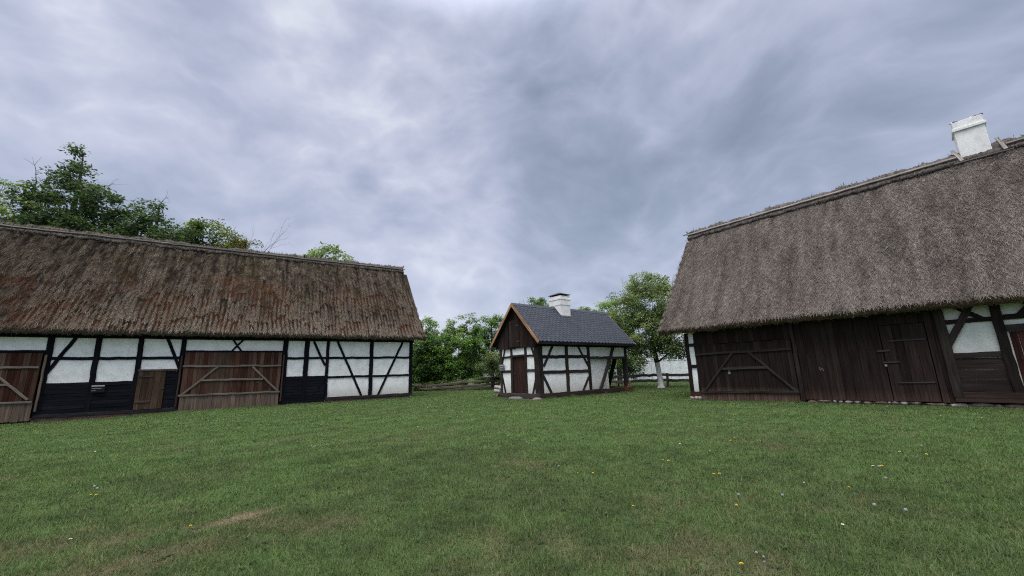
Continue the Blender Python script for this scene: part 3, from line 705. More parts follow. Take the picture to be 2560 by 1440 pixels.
# ================================================================== boarded barn (on the right)
DK = (.017, .0125, .0115); DKP = (.021, .0145, .0127)
def build_boarded_barn():
    t = empty('thatched_barn', OR, AR)
    tag(t, 'dark brown boarded barn with grey thatch and a tall white chimney on its ridge', 'barn', 'thatched barns')
    gw = MB(); gw.box(-.02, .06, .2, 8.8, 0, 3.5, DK); gw.box(16.9, 17, .2, 8.8, 0, 3.5, DK); gw.box(-.02, 17, 8.8, 9, 0, 3.5, DK); gw.build('rear_wall', M['tar'], t)
    for x in (-.02, 16.9): b = MB(); b.poly_prism([(x, -.2, 3.5), (x, 9.2, 3.5), (x, 4.5, 9.6)], (.08, 0, 0), DK); b.build('gable_boarding', M['tar'], t)
    slab('plaster_wall', t, [(0, .3), (.45, .3), (.45, 3.4), (0, 3.4)], 0.0, .15, M['plaster'])
    slab('plaster_wall', t, [(9.1, .3), (17, .3), (17, 3.45), (9.1, 3.45)], 0.0, .15, M['plaster_old'])
    def bm(name, p0, p1, w, col=DK, y=0, d=.14, jit=.01): return one_beam(name, t, (p0[0], y, p0[1]), (p1[0], y, p1[1]), w, d, col, M['tar'], jit=jit)
    bm('post', (-.03, .1), (-.02, 3.3), .19, y=.02); bm('post', (.43, .1), (.42, 3.3), .17, y=.02)
    bm('rail', (.06, 2.70), (.34, 2.70), .16, jit=.002); bm('rail', (.06, 1.62), (.34, 1.62), .16, jit=.002); bm('sill', (-.12, .24), (.48, .24), .24, (.045, .026, .020), .03, .2)
    bm('wall_plate', (-.2, 3.48), (17, 3.48), .24, (.016, .013, .012), .0, .2)
    pcol = lambda x: (lambda k: (lambda z: tuple(np.array(DKP) * k * (1 + .45 * max(0, 1 - z / .6)) + np.array((.030, .015, .010)) * max(0, 1 - z / .5))))(random.uniform(.7, 1.3))
    vplanks(.5, 4.62, lambda x: 2.68, lambda x: 3.45, -.02, pcol, .26, seg=2).build('upper_boarding', M['tar'], t)
    # double gate
    b = MB(); x = .47
    while x < 4.57:
        ww = min(random.uniform(.22, .32), 4.57 - x); 
        if 4.57 - x - ww < .1: ww = 4.57 - x
        c = pcol(x); st = len(b.v); zb = -.07 + random.uniform(-.02, .02)
        b.beam((x + ww / 2, -.1, zb), (x + ww / 2, -.1, 2.66 + random.uniform(-.03, .03)), ww - .008, .035, (0, -1, 0), (1, 1, 1), seg=8, jit=.003, ch=.004)
        for i in range(st, len(b.v)): 
            cc_ = np.array(c(b.v[i].z)); b.c[i] = tuple(cc_ + (np.array((.040, .027, .021)) if b.v[i].z < .4 else 0))
        x += ww
    g = b.build('gate', M['tar'], t)
    BT = (.034, .029, .027)
    def bat(p0, p1, w=.10, c=BT): one_beam('batten', g, (p0[0], -.15, p0[1]), (p1[0], -.15, p1[1]), w, .06, vj(c, .2), M['wood'], jit=.008)
    bat((.44, 2.19), (2.5, 2.23)); bat((2.2, 2.21), (4.56, 2.23)); bat((.5, .34), (2.66, .38), .11); bat((2.4, .38), (4.6, .40), .11)
    bat((.66, .42), (2.16, 2.2)); bat((4.5, .42), (2.86, 2.18)); bat((1.62, 1.45), (3.5, 1.47), .12, (.044, .037, .035))
    lk = MB(); lk.box(1.86, 1.95, -.15, -.12, 1.20, 1.30, (.2, .19, .17)); lk.tube([(1.88, -.135, 1.3), (1.88, -.135, 1.37), (1.93, -.135, 1.37), (1.93, -.135, 1.3)], .009, 5, (.3, .3, .3)); lk.build('padlock', M['stone'], g)
    bm('post', (4.68, .05), (4.66, 3.4), .15, (.030, .022, .020), -.06)
    # boarded middle wall with a door flush in it
    vplanks(4.76, 7.5, lambda x: .10, lambda x: 3.45, -.03, pcol, .27, seg=8).build('boarding', M['tar'], t)
    vplanks(8.78, 9.1, lambda x: .10, lambda x: 3.45, -.03, pcol, .2, seg=8).build('boarding', M['tar'], t)
    vplanks(7.5, 8.78, lambda x: 2.95, lambda x: 3.45, -.03, pcol, .27, seg=2).build('boarding', M['tar'], t)
    bk_ = MB(); bk_.box(.5, 9.1, .06, .14, .08, 3.4, (.01, .008, .008)); bk_.build('inner_wall', M['tar'], t)
    bm('rail', (5.6, .02), (9.0, .02), .05, (.03, .02, .015), .02, .12)
    dr = vplanks(7.52, 8.76, lambda x: .12, lambda x: 2.93, -.05, pcol, .31, seg=8).build('door', M['tar'], t)
    for (a, bb, z, h) in ((7.72, 8.73, 2.33, .05), (7.71, 8.71, .785, .05), (7.33, 7.70, 1.97, .06), (7.44, 7.91, 1.54, .05)):
        s = MB(); s.beam((a, -.085, z), (bb, -.085, z + .008), h, .02, (0, -1, 0), (.050, .044, .045), jit=.003, ch=.004); s.build('strap_hinge', M['wood'], dr)
    lk = MB(); lk.box(7.47, 7.54, -.11, -.08, 1.39, 1.47, (.22, .21, .2)); lk.build('padlock', M['stone'], dr)
    kn = MB()
    for i in range(5): kn.blob((5.5 + random.uniform(-.07, .07), -.055, 1.36 + random.uniform(-.08, .08)), (.022, .012, .03), (.16, .14, .14), i)
    kn.build('latch_plate', M['stone'], t)
    # framed bays at the right
    bm('post', (9.2, .3), (9.17, 3.45), .26, (.030, .025, .022), -.02, .2, .014); bm('post', (10.54, .3), (10.52, 3.45), .24, y=-.02, d=.18, jit=.012)
    bm('post', (12.0, .3), (12.0, 3.45), .24, y=-.02); bm('post', (13.5, .3), (13.5, 3.45), .24, y=-.02); bm('post', (15.2, .3), (15.2, 3.45), .24, y=-.02); bm('post', (16.9, .3), (16.9, 3.45), .2, y=-.02)
    bm('brace', (9.12, 1.85), (9.98, 3.42), .20, (.030, .024, .021), -.03, .14); bm('brace', (9.62, 3.42), (10.22, 2.88), .15, y=-.01)
    bm('brace', (10.95, 2.88), (11.5, 3.42), .17, y=-.02); bm('brace', (11.1, 3.42), (11.7, 2.88), .15, y=-.01)
    bm('rail', (9.3, 2.88), (10.42, 2.885), .15); bm('rail', (10.64, 2.905), (17, 2.9), .17)
    bm('rail', (9.3, 1.70), (10.42, 1.71), .18, (.03, .025, .023), -.01)
    bm('door_lintel', (10.64, 2.54), (11.9, 2.55), .22, (.034, .028, .026), -.02)
    hplanks(9.3, 10.42, .47, 1.6, -.01, (.030, .0225, .020), .36, .06, .008).build('lower_boarding', M['tar'], t)
    dd = vplanks(10.68, 11.85, lambda x: .45, lambda x: 2.42, .0, lambda x: vj((.045, .017, .014), .25), .22).build('door', M['tar'], t)
    h = MB(); h.tube([(10.80, -.02, 1.53), (10.80, -.07, 1.53), (10.86, -.08, 1.52), (10.97, -.08, 1.50)], .014, 6, (.2, .18, .18)); h.build('door_handle', M['iron'], dd)
    hplanks(12.1, 17, .47, 1.6, -.01, (.030, .0225, .020), .36, .06, .008).build('lower_boarding', M['tar'], t)
    bm('sill', (9.1, .30), (17, .28), .34, (.042, .028, .024), -.01, .22)
    # stones under the sill
    s = MB(); s.box(5.0, 17, .0, .2, -.3, .05, (.15, .13, .115)); x = 4.8; k = 0
    while x < 17:
        l = random.choice([.14, .2, .3, .45, .6]) * random.uniform(.8, 1.2); s.blob((x + l / 2, .03, (.03 + random.uniform(-.03, .02))), (l / 2 * 1.06, .09, random.uniform(.055, .085)), vj(random.choice([(.30, .26, .23), (.23, .20, .18), (.36, .32, .28), (.20, .15, .13), (.26, .25, .24)]), .2), k, 9, 5, .16); x += l * .96; k += 1
    for x in (-.05, .15, .33): s.blob((x, -.02, .05), (.12, .12, .09), vj((.3, .25, .22), .2), k); k += 1
    s.build('stone_plinth', M['stone'], t, True)
    # roof
    o, D, N, L = thatch(t, -1.12, 17.6, -.98, 17.5, -.7, 3.60, 4.5, 10.06, 'straw', saw0=.27, nstr=85000, tilt=.021)
    ridge_cap(t, -.98, 17.5, 4.5, 10.06, D, 'straw', .021)
    ap = np.array([0, 4.5, 10.06]); q = ap - D * .26 + N * .17
    for (a, bb) in ((-1.05, 3.6), (3.5, 7.4), (7.3, 10.9), (12.3, 17.5)):
        one_beam('ridge_board', t, (a, q[1], q[2] + .021 * (a + 1)), (bb, q[1], q[2] + .021 * (bb + 1)), .13, .045, vj((.20, .187, .183), .1), M['wood'], nrm=tuple(N), jit=.008)
    one_beam('ridge_peg', t, (-1.3, 4.3, 10.02), (-.7, 4.35, 10.12), .05, .05, (.04, .035, .035), M['wood']); one_beam('ridge_peg', t, (-1.15, 4.5, 10.3), (-1.0, 4.45, 10.05), .05, .05, (.04, .035, .035), M['wood'])
    GB = (.24, .225, .215)
    one_beam('chimney_board', t, (11.03, 3.96, 9.92), (10.86, 4.60, 10.72), .12, .04, GB, M['wood'], nrm=(0, -1, .6)); one_beam('chimney_board', t, (12.24, 3.94, 9.92), (12.16, 4.60, 10.74), .12, .04, GB, M['wood'], nrm=(0, -1, .6))
    one_beam('chimney_board', t, (10.80, 3.90, 9.84), (12.42, 3.90, 9.84), .07, .05, (.12, .11, .105), M['wood'], nrm=(0, -1, .6), jit=.008)
    ch = MB(); ch.box(11.04, 11.93, 4.25, 5.15, 9.2, 11.38); c = ch.build('chimney', M['white_brick'], t, bevel=.02)
    cap = MB(); cap.box(10.98, 11.99, 4.19, 5.21, 11.38, 11.52); cap.box(11.03, 11.94, 4.24, 5.16, 11.52, 11.84); cap.build('chimney_cap', M['white_brick'], c, bevel=.02)
    for i in range(12):
        cr = MB(); cr.blob((11.05 + [0, .06, .82, .86, .3, .55, .7, .15][i % 8] + random.uniform(-.02, .02), 4.28 + random.uniform(0, .1), 11.84 + random.uniform(-.02, .03)), (.07, .06, .035), random.choice([(.12, .11, .10), (.5, .5, .5), (.2, .17, .15)]), i)
        cr.build('loose_mortar', M['stone'], c)
build_boarded_barn()

# ================================================================== bakehouse
HB = (.032, .025, .0235)
def build_bakehouse():
    t = empty('bakehouse', OH, AH)
    tag(t, 'small white half-timbered bakehouse with dark grey shingle roof between the two barns', 'bakehouse')
    slab('plaster_wall', t, [(.05, .2), (4.5, .2), (4.5, 3.1), (.05, 3.1)], .02, .16, M['plaster'])
    slab('plaster_wall', t, [(4.5, 2.4), (8.5, 2.4), (8.5, 3.1), (4.5, 3.1)], .02, .14, M['plaster'])
    gp = MB(); 
    for (y0, y1) in ((.05, 1.14), (2.6, 3.74)): gp.box(.02, .16, y0, y1, .2, 3.1)
    gp.box(.02, .16, 1.14, 2.6, 2.62, 3.1); gp.build('plaster_wall', M['plaster'], t)
    iw = MB(); iw.box(.3, 4.4, 3.6, 3.75, .1, 3.1, (.5, .5, .5)); iw.box(4.3, 4.45, .16, 3.6, .1, 3.1); iw.build('rear_wall', M['plaster'], t)
    def bl(name, x0, z0, x1, z1, w, col=HB, y=.04, d=.14, **k): return one_beam(name, t, (x0, y, z0), (x1, y, z1), w, d, vj(col, .15), M['wood'], jit=.008, **k)
    def bgab(name, y0, z0, y1, z1, w, col=HB, x=.04, d=.14, **k): return one_beam(name, t, (x, y0, z0), (x, y1, z1), w, d, vj(col, .15), M['wood'], nrm=(-1, 0, 0), jit=.008, **k)
    one_beam('post', t, (.17, .17, .1), (.17, .17, 3.15), .40, .40, (.030, .024, .0225), M['wood'], jit=.01, ch=.03)
    bl('post', 2.39, .3, 2.39, 3.1, .26); bl('post', 4.46, .3, 4.44, 3.1, .25); bl('post', 8.43, .3, 8.43, 3.1, .27, (.03, .026, .026), .12, .27)
    bl('rail', .37, 2.45, 2.27, 2.46, .19); bl('rail', 2.52, 2.46, 4.33, 2.46, .19); bl('rail', .37, 1.54, 2.27, 1.54, .19); bl('rail', 2.52, 1.54, 4.33, 1.54, .19)
    bl('rail', 4.58, 2.39, 8.3, 2.39, .17, (.06, .052, .048)); bl('sill', -.05, .20, 7.9, .205, .25, (.045, .034, .031), .02, .24)
    bl('sill', 7.9, .205, 8.9, .20, .25, (.11, .055, .036), .02, .24)
    bl('wall_plate', -.2, 3.19, 8.9, 3.19, .2, (.012, .011, .012), .02, .2)
    bl('brace', 1.2, 3.1, .42, 1.88, .16); bl('brace', 3.5, 3.1, 4.33, 1.88, .15); bl('brace', .3, 1.4, .95, .32, .16); bl('brace', 4.33, 1.15, 3.72, .32, .15, (.05, .03, .026)); bl('brace', 7.05, 3.1, 5.42, .32, .19, (.045, .036, .036), -.02)
    for (x0, x1, y) in ((8.28, 8.62, .12),): 
        b = MB(); b.poly_prism([(x0, -.06, .33), (x1, -.06, .33), (x1, -.06, .78), (x0 + .14, -.06, .52)], (0, .32, 0), (.20, .10, .055)); b.build('post_foot', M['wood'], t)
    bl('post', 8.43, .3, 8.43, 3.1, .28, (.022, .02, .022), 3.68, .26); one_beam('brace', t, (8.43, .72, 3.0), (8.43, 1.78, .32), .26, .16, (.018, .017, .018), M['wood'], nrm=(-1, 0, 0)); one_beam('rail', t, (8.43, .2, 3.0), (8.43, 3.6, 3.0), .22, .16, (.018, .017, .018), M['wood'], nrm=(-1, 0, 0)); one_beam('rail', t, (4.5, 3.7, 3.0), (8.5, 3.7, 3.0), .3, .16, (.02, .018, .018), M['wood'])
    one_beam('sill', t, (8.43, .1, .2), (8.43, 3.75, .2), .24, .24, (.07, .04, .03), M['wood']); one_beam('sill', t, (4.4, 3.7, .2), (8.5, 3.7, .2), .24, .24, (.05, .035, .03), M['wood'])
    ov = MB(); ov.poly_prism([(4.5, .22, .25), (6.62, .22, .25), (6.56, .22, 1.9), (6.5, .22, 2.36), (4.5, .22, 2.36)], (0, 2.4, 0)); ov.build('bread_oven', M['plaster'], t)
    # gable end with the door
    bgab('post', 3.68, .1, 3.68, 3.1, .20, (.045, .04, .037)); bgab('post', 2.58, .3, 2.58, 3.08, .20); bgab('post', 1.16, .3, 1.16, 3.08, .20)
    bgab('door_lintel', 1.24, 2.60, 2.5, 2.60, .13); bgab('rail', .36, 2.54, 1.07, 2.56, .12); bgab('rail', 2.68, 2.56, 3.58, 2.56, .13); bgab('rail', .36, 1.67, 1.07, 1.68, .15, (.06, .053, .05)); bgab('rail', 2.68, 1.66, 3.58, 1.66, .16)
    bgab('brace', 3.25, 3.1, 3.62, 2.05, .12); bgab('brace', .6, 3.1, .2, 2.2, .13); bgab('brace', 3.62, 1.4, 3.28, .3, .13); bgab('brace', .2, 1.4, .6, .3, .13)
    bgab('sill', -.05, .20, 3.8, .19, .25, (.075, .062, .057), .0, .24)
    d = MB(); y = 1.27
    while y < 2.46:
        ww = min(random.uniform(.18, .26), 2.47 - y)
        if 2.47 - y - ww < .08: ww = 2.47 - y
        d.beam((.1, y + ww / 2, .34), (.1, y + ww / 2, 2.54), ww - .01, .04, (-1, 0, 0), vj((.043, .024, .021), .25), seg=3, jit=.002, ch=.005); y += ww
    dd = d.build('door', M['wood'], t)
    h = MB(); h.tube([(.07, 2.38, 1.5), (.03, 2.37, 1.52), (.03, 2.32, 1.48)], .013, 6, (.2, .18, .17)); h.build('door_handle', M['iron'], dd)
    # gable boards
    yc, zr = 1.95, 5.93; k = (5.93 - 3.33) / 2.45
    gb = MB(); y = -.25
    while y < 4.1:
        ww = random.uniform(.16, .27); y2 = min(y + ww, 4.15)
        zt = [max(3.0, zr - .22 - k * abs(a - yc)) for a in (y, y2)]
        zb = 3.06 + random.uniform(-.035, .035) if -.0 < y < 3.6 else 3.12
        pts = [(-.05, y + .004, zb), (-.05, y2 - .004, zb), (-.05, y2 - .004, zt[1])] + ([(-.05, yc, zr - .22)] if y < yc < y2 else []) + [(-.05, y + .004, zt[0])]
        if zt[0] > zb + .02 or zt[1] > zb + .02: gb.poly_prism(pts, (random.uniform(-.035, -.028), 0, 0), vj((.028, .0195, .0175), .4))
        y = y2
    g = gb.build('gable_boarding', M['wood'], t)
    for (y0, y1, z0, z1) in ((1.6, 2.62, 3.16, 4.86),):
        b = MB(); y = y0
        while y < y1 - .02: ww = min(.255, y1 - y); b.beam((-.10, y + ww / 2, z0), (-.10, y + ww / 2, z1), ww - .008, .03, (-1, 0, 0), vj((.037, .027, .0245), .3), seg=2, jit=.002, ch=.004); y += ww
        hz = b.build('loft_hatch', M['wood'], g)
        for z in (3.5, 4.5): s = MB(); s.beam((-.125, 1.55, z), (-.125, 1.9, z), .04, .015, (-1, 0, 0), (.1, .085, .07), ch=.003); s.build('strap_hinge', M['wood'], hz)
    gb2 = MB(); gb2.poly_prism([(8.45, -.1, 3.1), (8.45, 4.0, 3.1), (8.45, yc, zr - .25)], (.06, 0, 0), (.03, .025, .024)); gb2.build('gable_boarding', M['wood'], t)
    # roof
    x0, x1 = -.36, 9.05; yE, zE = -.5, 3.34; L = math.hypot(yc - yE, zr - zE); D = Vector((0, (yc - yE) / L, (zr - zE) / L)); N = Vector((0, -D.z, D.y))
    dk = MB()
    for s in (1, -1):
        Dv = Vector((0, D.y * s, D.z)); Nv = Vector((0, -D.z * s, D.y)); E = Vector((0, yc - s * (yc - yE), zE))
        pts = [Vector((x0, 0, 0)) + E, Vector((x1, 0, 0)) + E, Vector((x1, 0, 0)) + E + Dv * L, Vector((x0, 0, 0)) + E + Dv * L]
        dk.poly_prism([p - Nv * .02 for p in pts], -Nv * .07, (.02, .018, .017))
    rf = dk.build('roof', M['wood'], t)
    sh = MB(); rows = 17; rh = L / rows; tw = .335
    for s in (1, -1):
        Dv = Vector((0, D.y * s, D.z)); Nv = Vector((0, -D.z * s, D.y)); E = Vector((0, yc - s * (yc - yE), zE))
        for r in range(rows):
            x = x0 - (tw / 2 if r % 2 else 0)
            while x < x1:
                a, b = max(x + .008, x0), min(x + tw - .008, x1)
                if b - a > .05:
                    c0 = E + Dv * (r * rh - .02); c1 = E + Dv * min((r + 1) * rh + .05, L); ct = .085
                    lo, hi = .022 + random.uniform(0, .004), .004
                    q = [c0 + Vector((a, 0, 0)) + Dv * ct + Nv * lo, c0 + Vector((a + .09, 0, 0)) + Nv * lo, c0 + Vector((b - .09, 0, 0)) + Nv * lo, c0 + Vector((b, 0, 0)) + Dv * ct + Nv * lo, c1 + Vector((b, 0, 0)) + Nv * hi, c1 + Vector((a, 0, 0)) + Nv * hi]
                    sh.poly_prism(q if s > 0 else q[::-1], -Nv * .016, vj((.031, .039, .057), .16))
                x += tw
    sh.build('shingles', M['slate'], rf)
    rc = MB(); 
    for s in (1, -1):
        Dv = Vector((0, D.y * s, D.z)); Nv = Vector((0, -D.z * s, D.y)); A = Vector((0, yc, zr + .035))
        x = x0 - .02
        while x < x1:
            x2 = min(x + .32, x1 + .02); rc.poly_prism([A + Vector((x, 0, 0)) + Nv * .012, A + Vector((x, 0, 0)) - Dv * .26 + Nv * .012, A + Vector((x2, 0, 0)) - Dv * .26 + Nv * .004, A + Vector((x2, 0, 0)) + Nv * .004], -Nv * .012, vj((.040, .049, .068), .1)); x += .31
    rc.build('ridge_cap', M['slate'], rf)
    def barge(x, col, w=.17, th=.035, y_out=.06):
        b = MB()
        for s in (1, -1):
            Dv = Vector((0, D.y * s, D.z)); Nv = Vector((0, -D.z * s, D.y)); E = Vector((x, yc - s * (yc - yE), zE)) - Dv * y_out
            b.beam(E - Nv * .06, E + Dv * (L + y_out - .0) - Nv * .06, w, th, (-1, 0, 0), vj(col, .06), jit=.001, ch=.006)
        b.build('barge_board', M['wood'], rf)
    barge(x0 - .02, (.36, .20, .115)); barge(x1 + .015, (.42, .38, .30), .10)
    f = MB(); f.box(x0 + .02, x1 - .02, yE - .05, yE - .015, zE - .17, zE - .012, (.014, .014, .016), 'x'); f.box(x0 + .02, x1 - .02, yE - .015, -.02, zE - .17, zE - .15, (.014, .013, .013), 'x'); f.build('fascia_board', M['wood'], rf)
    # chimney
    c = MB(); c.box(3.48, 4.40, 1.33, 2.45, 4.6, 6.06); ch = c.build('chimney', M['white_brick'], rf, bevel=.015)
    c = MB(); c.box(3.455, 4.425, 1.305, 2.475, 6.06, 6.44); c.box(3.43, 4.45, 1.28, 2.50, 6.44, 6.56); c.box(3.47, 4.41, 1.32, 2.46, 6.56, 6.72); c.build('chimney_head', M['white_brick'], ch, bevel=.012)
    c = MB(); X0, X1, Y0, Y1 = 3.42, 4.46, 1.26, 2.52
    b = len(c.v); 
    for p in ((X0, Y0, 6.84), (X1, Y0, 6.84), (X1, Y1, 6.84), (X0, Y1, 6.84), (3.94, 1.9, 7.06), (X0, Y0, 6.82), (X1, Y0, 6.82), (X1, Y1, 6.82), (X0, Y1, 6.82)): c.v.append(Vector(p)); c.c.append((.02, .02, .022)); c.g.append(p)
    c.f += [(0, 1, 4), (1, 2, 4), (2, 3, 4), (3, 0, 4), (8, 7, 6, 5), (0, 5, 6, 1), (1, 6, 7, 2), (2, 7, 8, 3), (3, 8, 5, 0)]
    for (x, y) in ((3.55, 1.4), (4.33, 1.4), (4.33, 2.38), (3.55, 2.38)): c.box(x - .02, x + .02, y - .02, y + .02, 6.7, 6.82, (.02, .02, .02))
    c.build('chimney_hood', M['iron'], ch)
    s = MB(); A = Vector((0, yc, zr)); q = A - D * .9
    s.poly_prism([Vector((3.38, 0, 0)) + A - D * 1.03 + N * .035, Vector((4.50, 0, 0)) + A - D * 1.03 + N * .035, Vector((4.50, 0, 0)) + A - D * .80 + N * .035, Vector((3.38, 0, 0)) + A - D * .80 + N * .035], -N * .02, (.055, .062, .075)); s.build('chimney_flashing', M['slate'], ch)
    # footing
    s = MB(); k = 0; x = -.1
    while x < 8.7: l = random.uniform(.14, .3); s.blob((x + l / 2, .0, .02), (l / 2, .1, .07), vj((.20, .17, .14), .3), k, 7, 4); x += l; k += 1
    y = .1
    while y < 3.7: l = random.uniform(.14, .3); s.blob((.0, y + l / 2, .02), (.1, l / 2, .07), vj((.22, .19, .16), .3), k, 7, 4); y += l; k += 1
    s.build('stone_footing', M['stone'], t, True)
build_bakehouse()

# ------------------------------------------------------------------ small things by the buildings
def wpos(x, y, z, O, A): c, s = math.cos(A), math.sin(A); return Vector((O.x + x * c - y * s, O.y + x * s + y * c, z))
def info_sign(O, A, along, x0, x1, z0, z1, off, label, dark):
    """printed panel fixed to a wall; along='x' on a long front, 'y' on a gable"""
    t = empty('info_sign', wpos(*( (x0, off, z0) if along == 'x' else (off, x0, z0)), O, A), A if along == 'x' else A + R(90) - R(180)); tag(t, label, 'sign', 'information panels on the buildings')
    w_ = abs(x1 - x0); h = z1 - z0
    b = MB(); b.box(0, w_, -.03, 0, 0, h, (1, 1, 1)); b.build('panel', M['panel'] if dark else mat_flat('grey_sign_panel', (.10, .11, .13), .4, .4), t)
    b = MB(); b.box(.02, w_ - .02, -.035, -.0302, h * .80, h * .95, (1, 1, 1)); b.build('title_strip', M['print'], t)
    b = MB(); gm = mat_flat('sign_text', (.22, .23, .25), .6, .2) if dark else M['print']
    b.box(.04, w_ * .78, -.034, -.0302, h * .50, h * .57); b.box(.04, w_ * .38, -.034, -.0302, h * .20, h * .26); b.build('text_line', gm, t)
info_sign(OL, AL, 'x', -17.27, -16.74, 1.22, 1.60, -.14, 'dark information panel with white title strip on the black boards of the long barn', True)
info_sign(OH, AH, 'y', 3.80, 3.28, 1.70, 2.12, -.06, 'small grey information panel on the bakehouse gable left of its door', False)

def stone(name, x, y, z, r, col, seed, label):
    b = MB(); b.blob((0, 0, 0), r, col, seed, 12, 7, .10); o = b.build(name, M['stone'], None, True); o.location = (x, y, z); o.rotation_euler = (0, 0, AH)
    return tag(o, label, 'stone', 'flat stones at the bakehouse')
p = wpos(-.42, 1.75, .04, OH, AH); stone('doorstep_stone', p.x, p.y, .02, (.33, .62, .13), (.15, .15, .155), 3, 'broad flat grey doorstep stone in front of the bakehouse door')
p = wpos(-.25, -.02, .03, OH, AH); stone('corner_stone', p.x, p.y, .01, (.26, .36, .12), (.17, .16, .15), 5, 'rounded pale stone at the front corner post of the bakehouse')

# birch logs
def birch_log(p0, p1, r, label, dark=False):
    p0, p1 = Vector(p0), Vector(p1); mid = (p0 + p1) / 2; t = empty('birch_log', mid); tag(t, label, 'log', 'birch logs piled beside the bakehouse')
    b = MB(); n = 7; pts = [p0 - mid + (p1 - p0) * i / (n - 1) for i in range(n)]
    cs = [((.42, .40, .38) if random.random() > (.25 if not dark else .8) else (.08, .07, .065)) for _ in pts]
    b.tube(pts, [r * random.uniform(.94, 1.05) for _ in pts], 10, cs, False); b.build('bark', M['bark'], t, True)
    a = (p1 - p0).normalized(); e = MB()
    for s, q in ((-1, p0 - mid), (1, p1 - mid)): e.tube([q - a * .01 * s, q + a * .004 * s], [r * .98, r * .9], 10, (.38, .27, .18) if not dark else (.22, .15, .11))
    e.build('cut_end', M['stone'], t)
lx = Vector((math.cos(AH), math.sin(AH), 0)); ly = Vector((-math.sin(AH), math.cos(AH), 0)); B0 = wpos(.72, 4.2, 0, OH, AH)
def LP(a, b, z): return B0 + lx * a + ly * b + Vector((0, 0, z))
for (a0, b0, z0, a1, b1, z1, r, dk, lb) in (
        (-.35, .42, .10, .45, .55, .10, .10, True, 'dark birch log on the ground, outermost of the pile\'s bottom row'),
        (-.30, .13, .11, .5, .2, .11, .11, True, 'dark birch log on the ground against the bakehouse post'),
        (-.32, .66, .09, .4, .80, .09, .09, True, 'thin dark log at the far end of the pile\'s bottom row'),
        (-.10, -.05, .30, -.16, .78, .33, .105, False, 'long white birch log lying across the bottom row of the pile'),
        (.12, -.05, .30, .1, .72, .31, .10, False, 'white birch log in the second layer, behind the front one'),
        (-.08, -.06, .50, -.12, .40, .50, .105, False, 'speckled white birch log in the third layer next to the post'),
        (-.06, .42, .52, -.10, .80, .54, .11, False, 'short thick white birch log at the outer end of the third layer'),
        (.14, .0, .50, .12, .65, .50, .10, False, 'white birch log at the back of the third layer'),
        (-.22, .18, .69, .3, .24, .70, .085, False, 'split birch log with a fresh tan face on top of the pile')):
    birch_log(LP(a0, b0 * 1.35, z0 * 1.15), LP(a1, b1 * 1.35, z1 * 1.15), r * 1.15, lb, dk)

# ------------------------------------------------------------------ fences and far walls
FW = (.135, .118, .102)
def fence(name, label, posts, rails):
    t = empty(name, posts[0][0]); tag(t, label, 'fence', 'weathered wooden rail fences'); o = Vector(posts[0][0])
    for (p, q, w_) in posts: one_beam('fence_post', t, Vector(p) - o, Vector(q) - o, w_, w_, vj(FW, .2), M['wood'], nrm=(0, -1, 0), jit=.01)
    for (pts, h) in rails:
        b = MB(); pts = [Vector(p) - o for p in pts]
        for a, c in zip(pts[:-1], pts[1:]): b.beam(a, c, h, .06, (0, -1, 0), vj(FW, .2), jit=.022, ch=.02)
        b.build('fence_rail', M['wood'], t)
fence('rail_fence', 'low sagging split-rail fence in front of the bushes left of the bakehouse',
      [((-10.3, 42.2, -.1), (-10.2, 42.2, .75), .12), ((-8.75, 41.3, -.1), (-8.15, 41.2, .66), .11), ((-5.3, 40.3, -.1), (-5.02, 40.1, .98), .12), ((-1.6, 41.1, -.1), (-1.6, 41.1, .95), .12), ((2.2, 41.3, -.1), (2.2, 41.3, .95), .12)],
      [([(-13.5, 43.3, .55), (-10.3, 42.1, .56), (-8.3, 41.1, .50), (-5.1, 40.05, .82), (-1.5, 40.95, .82), (2.4, 41.2, .85)], .20), ([(-13.5, 43.3, .30), (-10.3, 42.1, .28), (-8.4, 41.1, .20), (-5.2, 40.1, .42), (-1.5, 40.95, .50), (2.4, 41.2, .5)], .20), ([(-8.4, 41.15, .14), (-5.2, 40.15, .14), (-1.5, 41.0, .17), (2.4, 41.25, .2)], .18)])
fence('rail_fence', 'two-rail wooden fence behind the whitewashed apple tree trunk',
      [((7.6, 34.6, -.1), (7.6, 34.6, 1.1), .14), ((12.66, 34.2, -.1), (12.72, 34.2, 1.15), .17), ((16.4, 33.8, -.1), (16.4, 33.8, 1.1), .15), ((4.2, 35.2, -.1), (4.2, 35.2, 1.05), .14)],
      [([(4.0, 35.1, .85), (7.5, 34.5, .92), (12.7, 34.1, 1.02), (16.6, 33.7, .86)], .22), ([(4.0, 35.1, .42), (7.5, 34.5, .55), (12.7, 34.1, .58), (16.6, 33.7, .42)], .22)])
def panel_wall(label, x0, x1, y, z0, z1, n, rail):
    t = empty('panel_wall', ((x0 + x1) / 2, y, 0)); tag(t, label, 'wall', 'white panel walls beyond the yard'); m_ = (x0 + x1) / 2
    wm = M.setdefault('white_sheet', mat_flat('white_sheet', (.66, .69, .73), .6, .3, 0, 3))
    for i in range(n):
        a, b_ = lerp(x0, x1, i / n) - m_, lerp(x0, x1, (i + 1) / n) - m_
        b = MB(); b.box(a + .02, b_ - .02, -.03, .03, z0, z1); b.build('wall_panel', wm, t)
    b = MB(); b.box(x0 - m_, x1 - m_, -.07, .07, z1, z1 + rail); b.build('top_rail', wm, t)
panel_wall('white sheet wall seen under the apple tree crown beside the boarded barn', 11.6, 25, 48, .1, 2.42, 6, .1)
panel_wall('strip of low white wall showing under the pale flowering bush', -3.4, -1.2, 44.2, 1.20, 1.42, 2, .12)

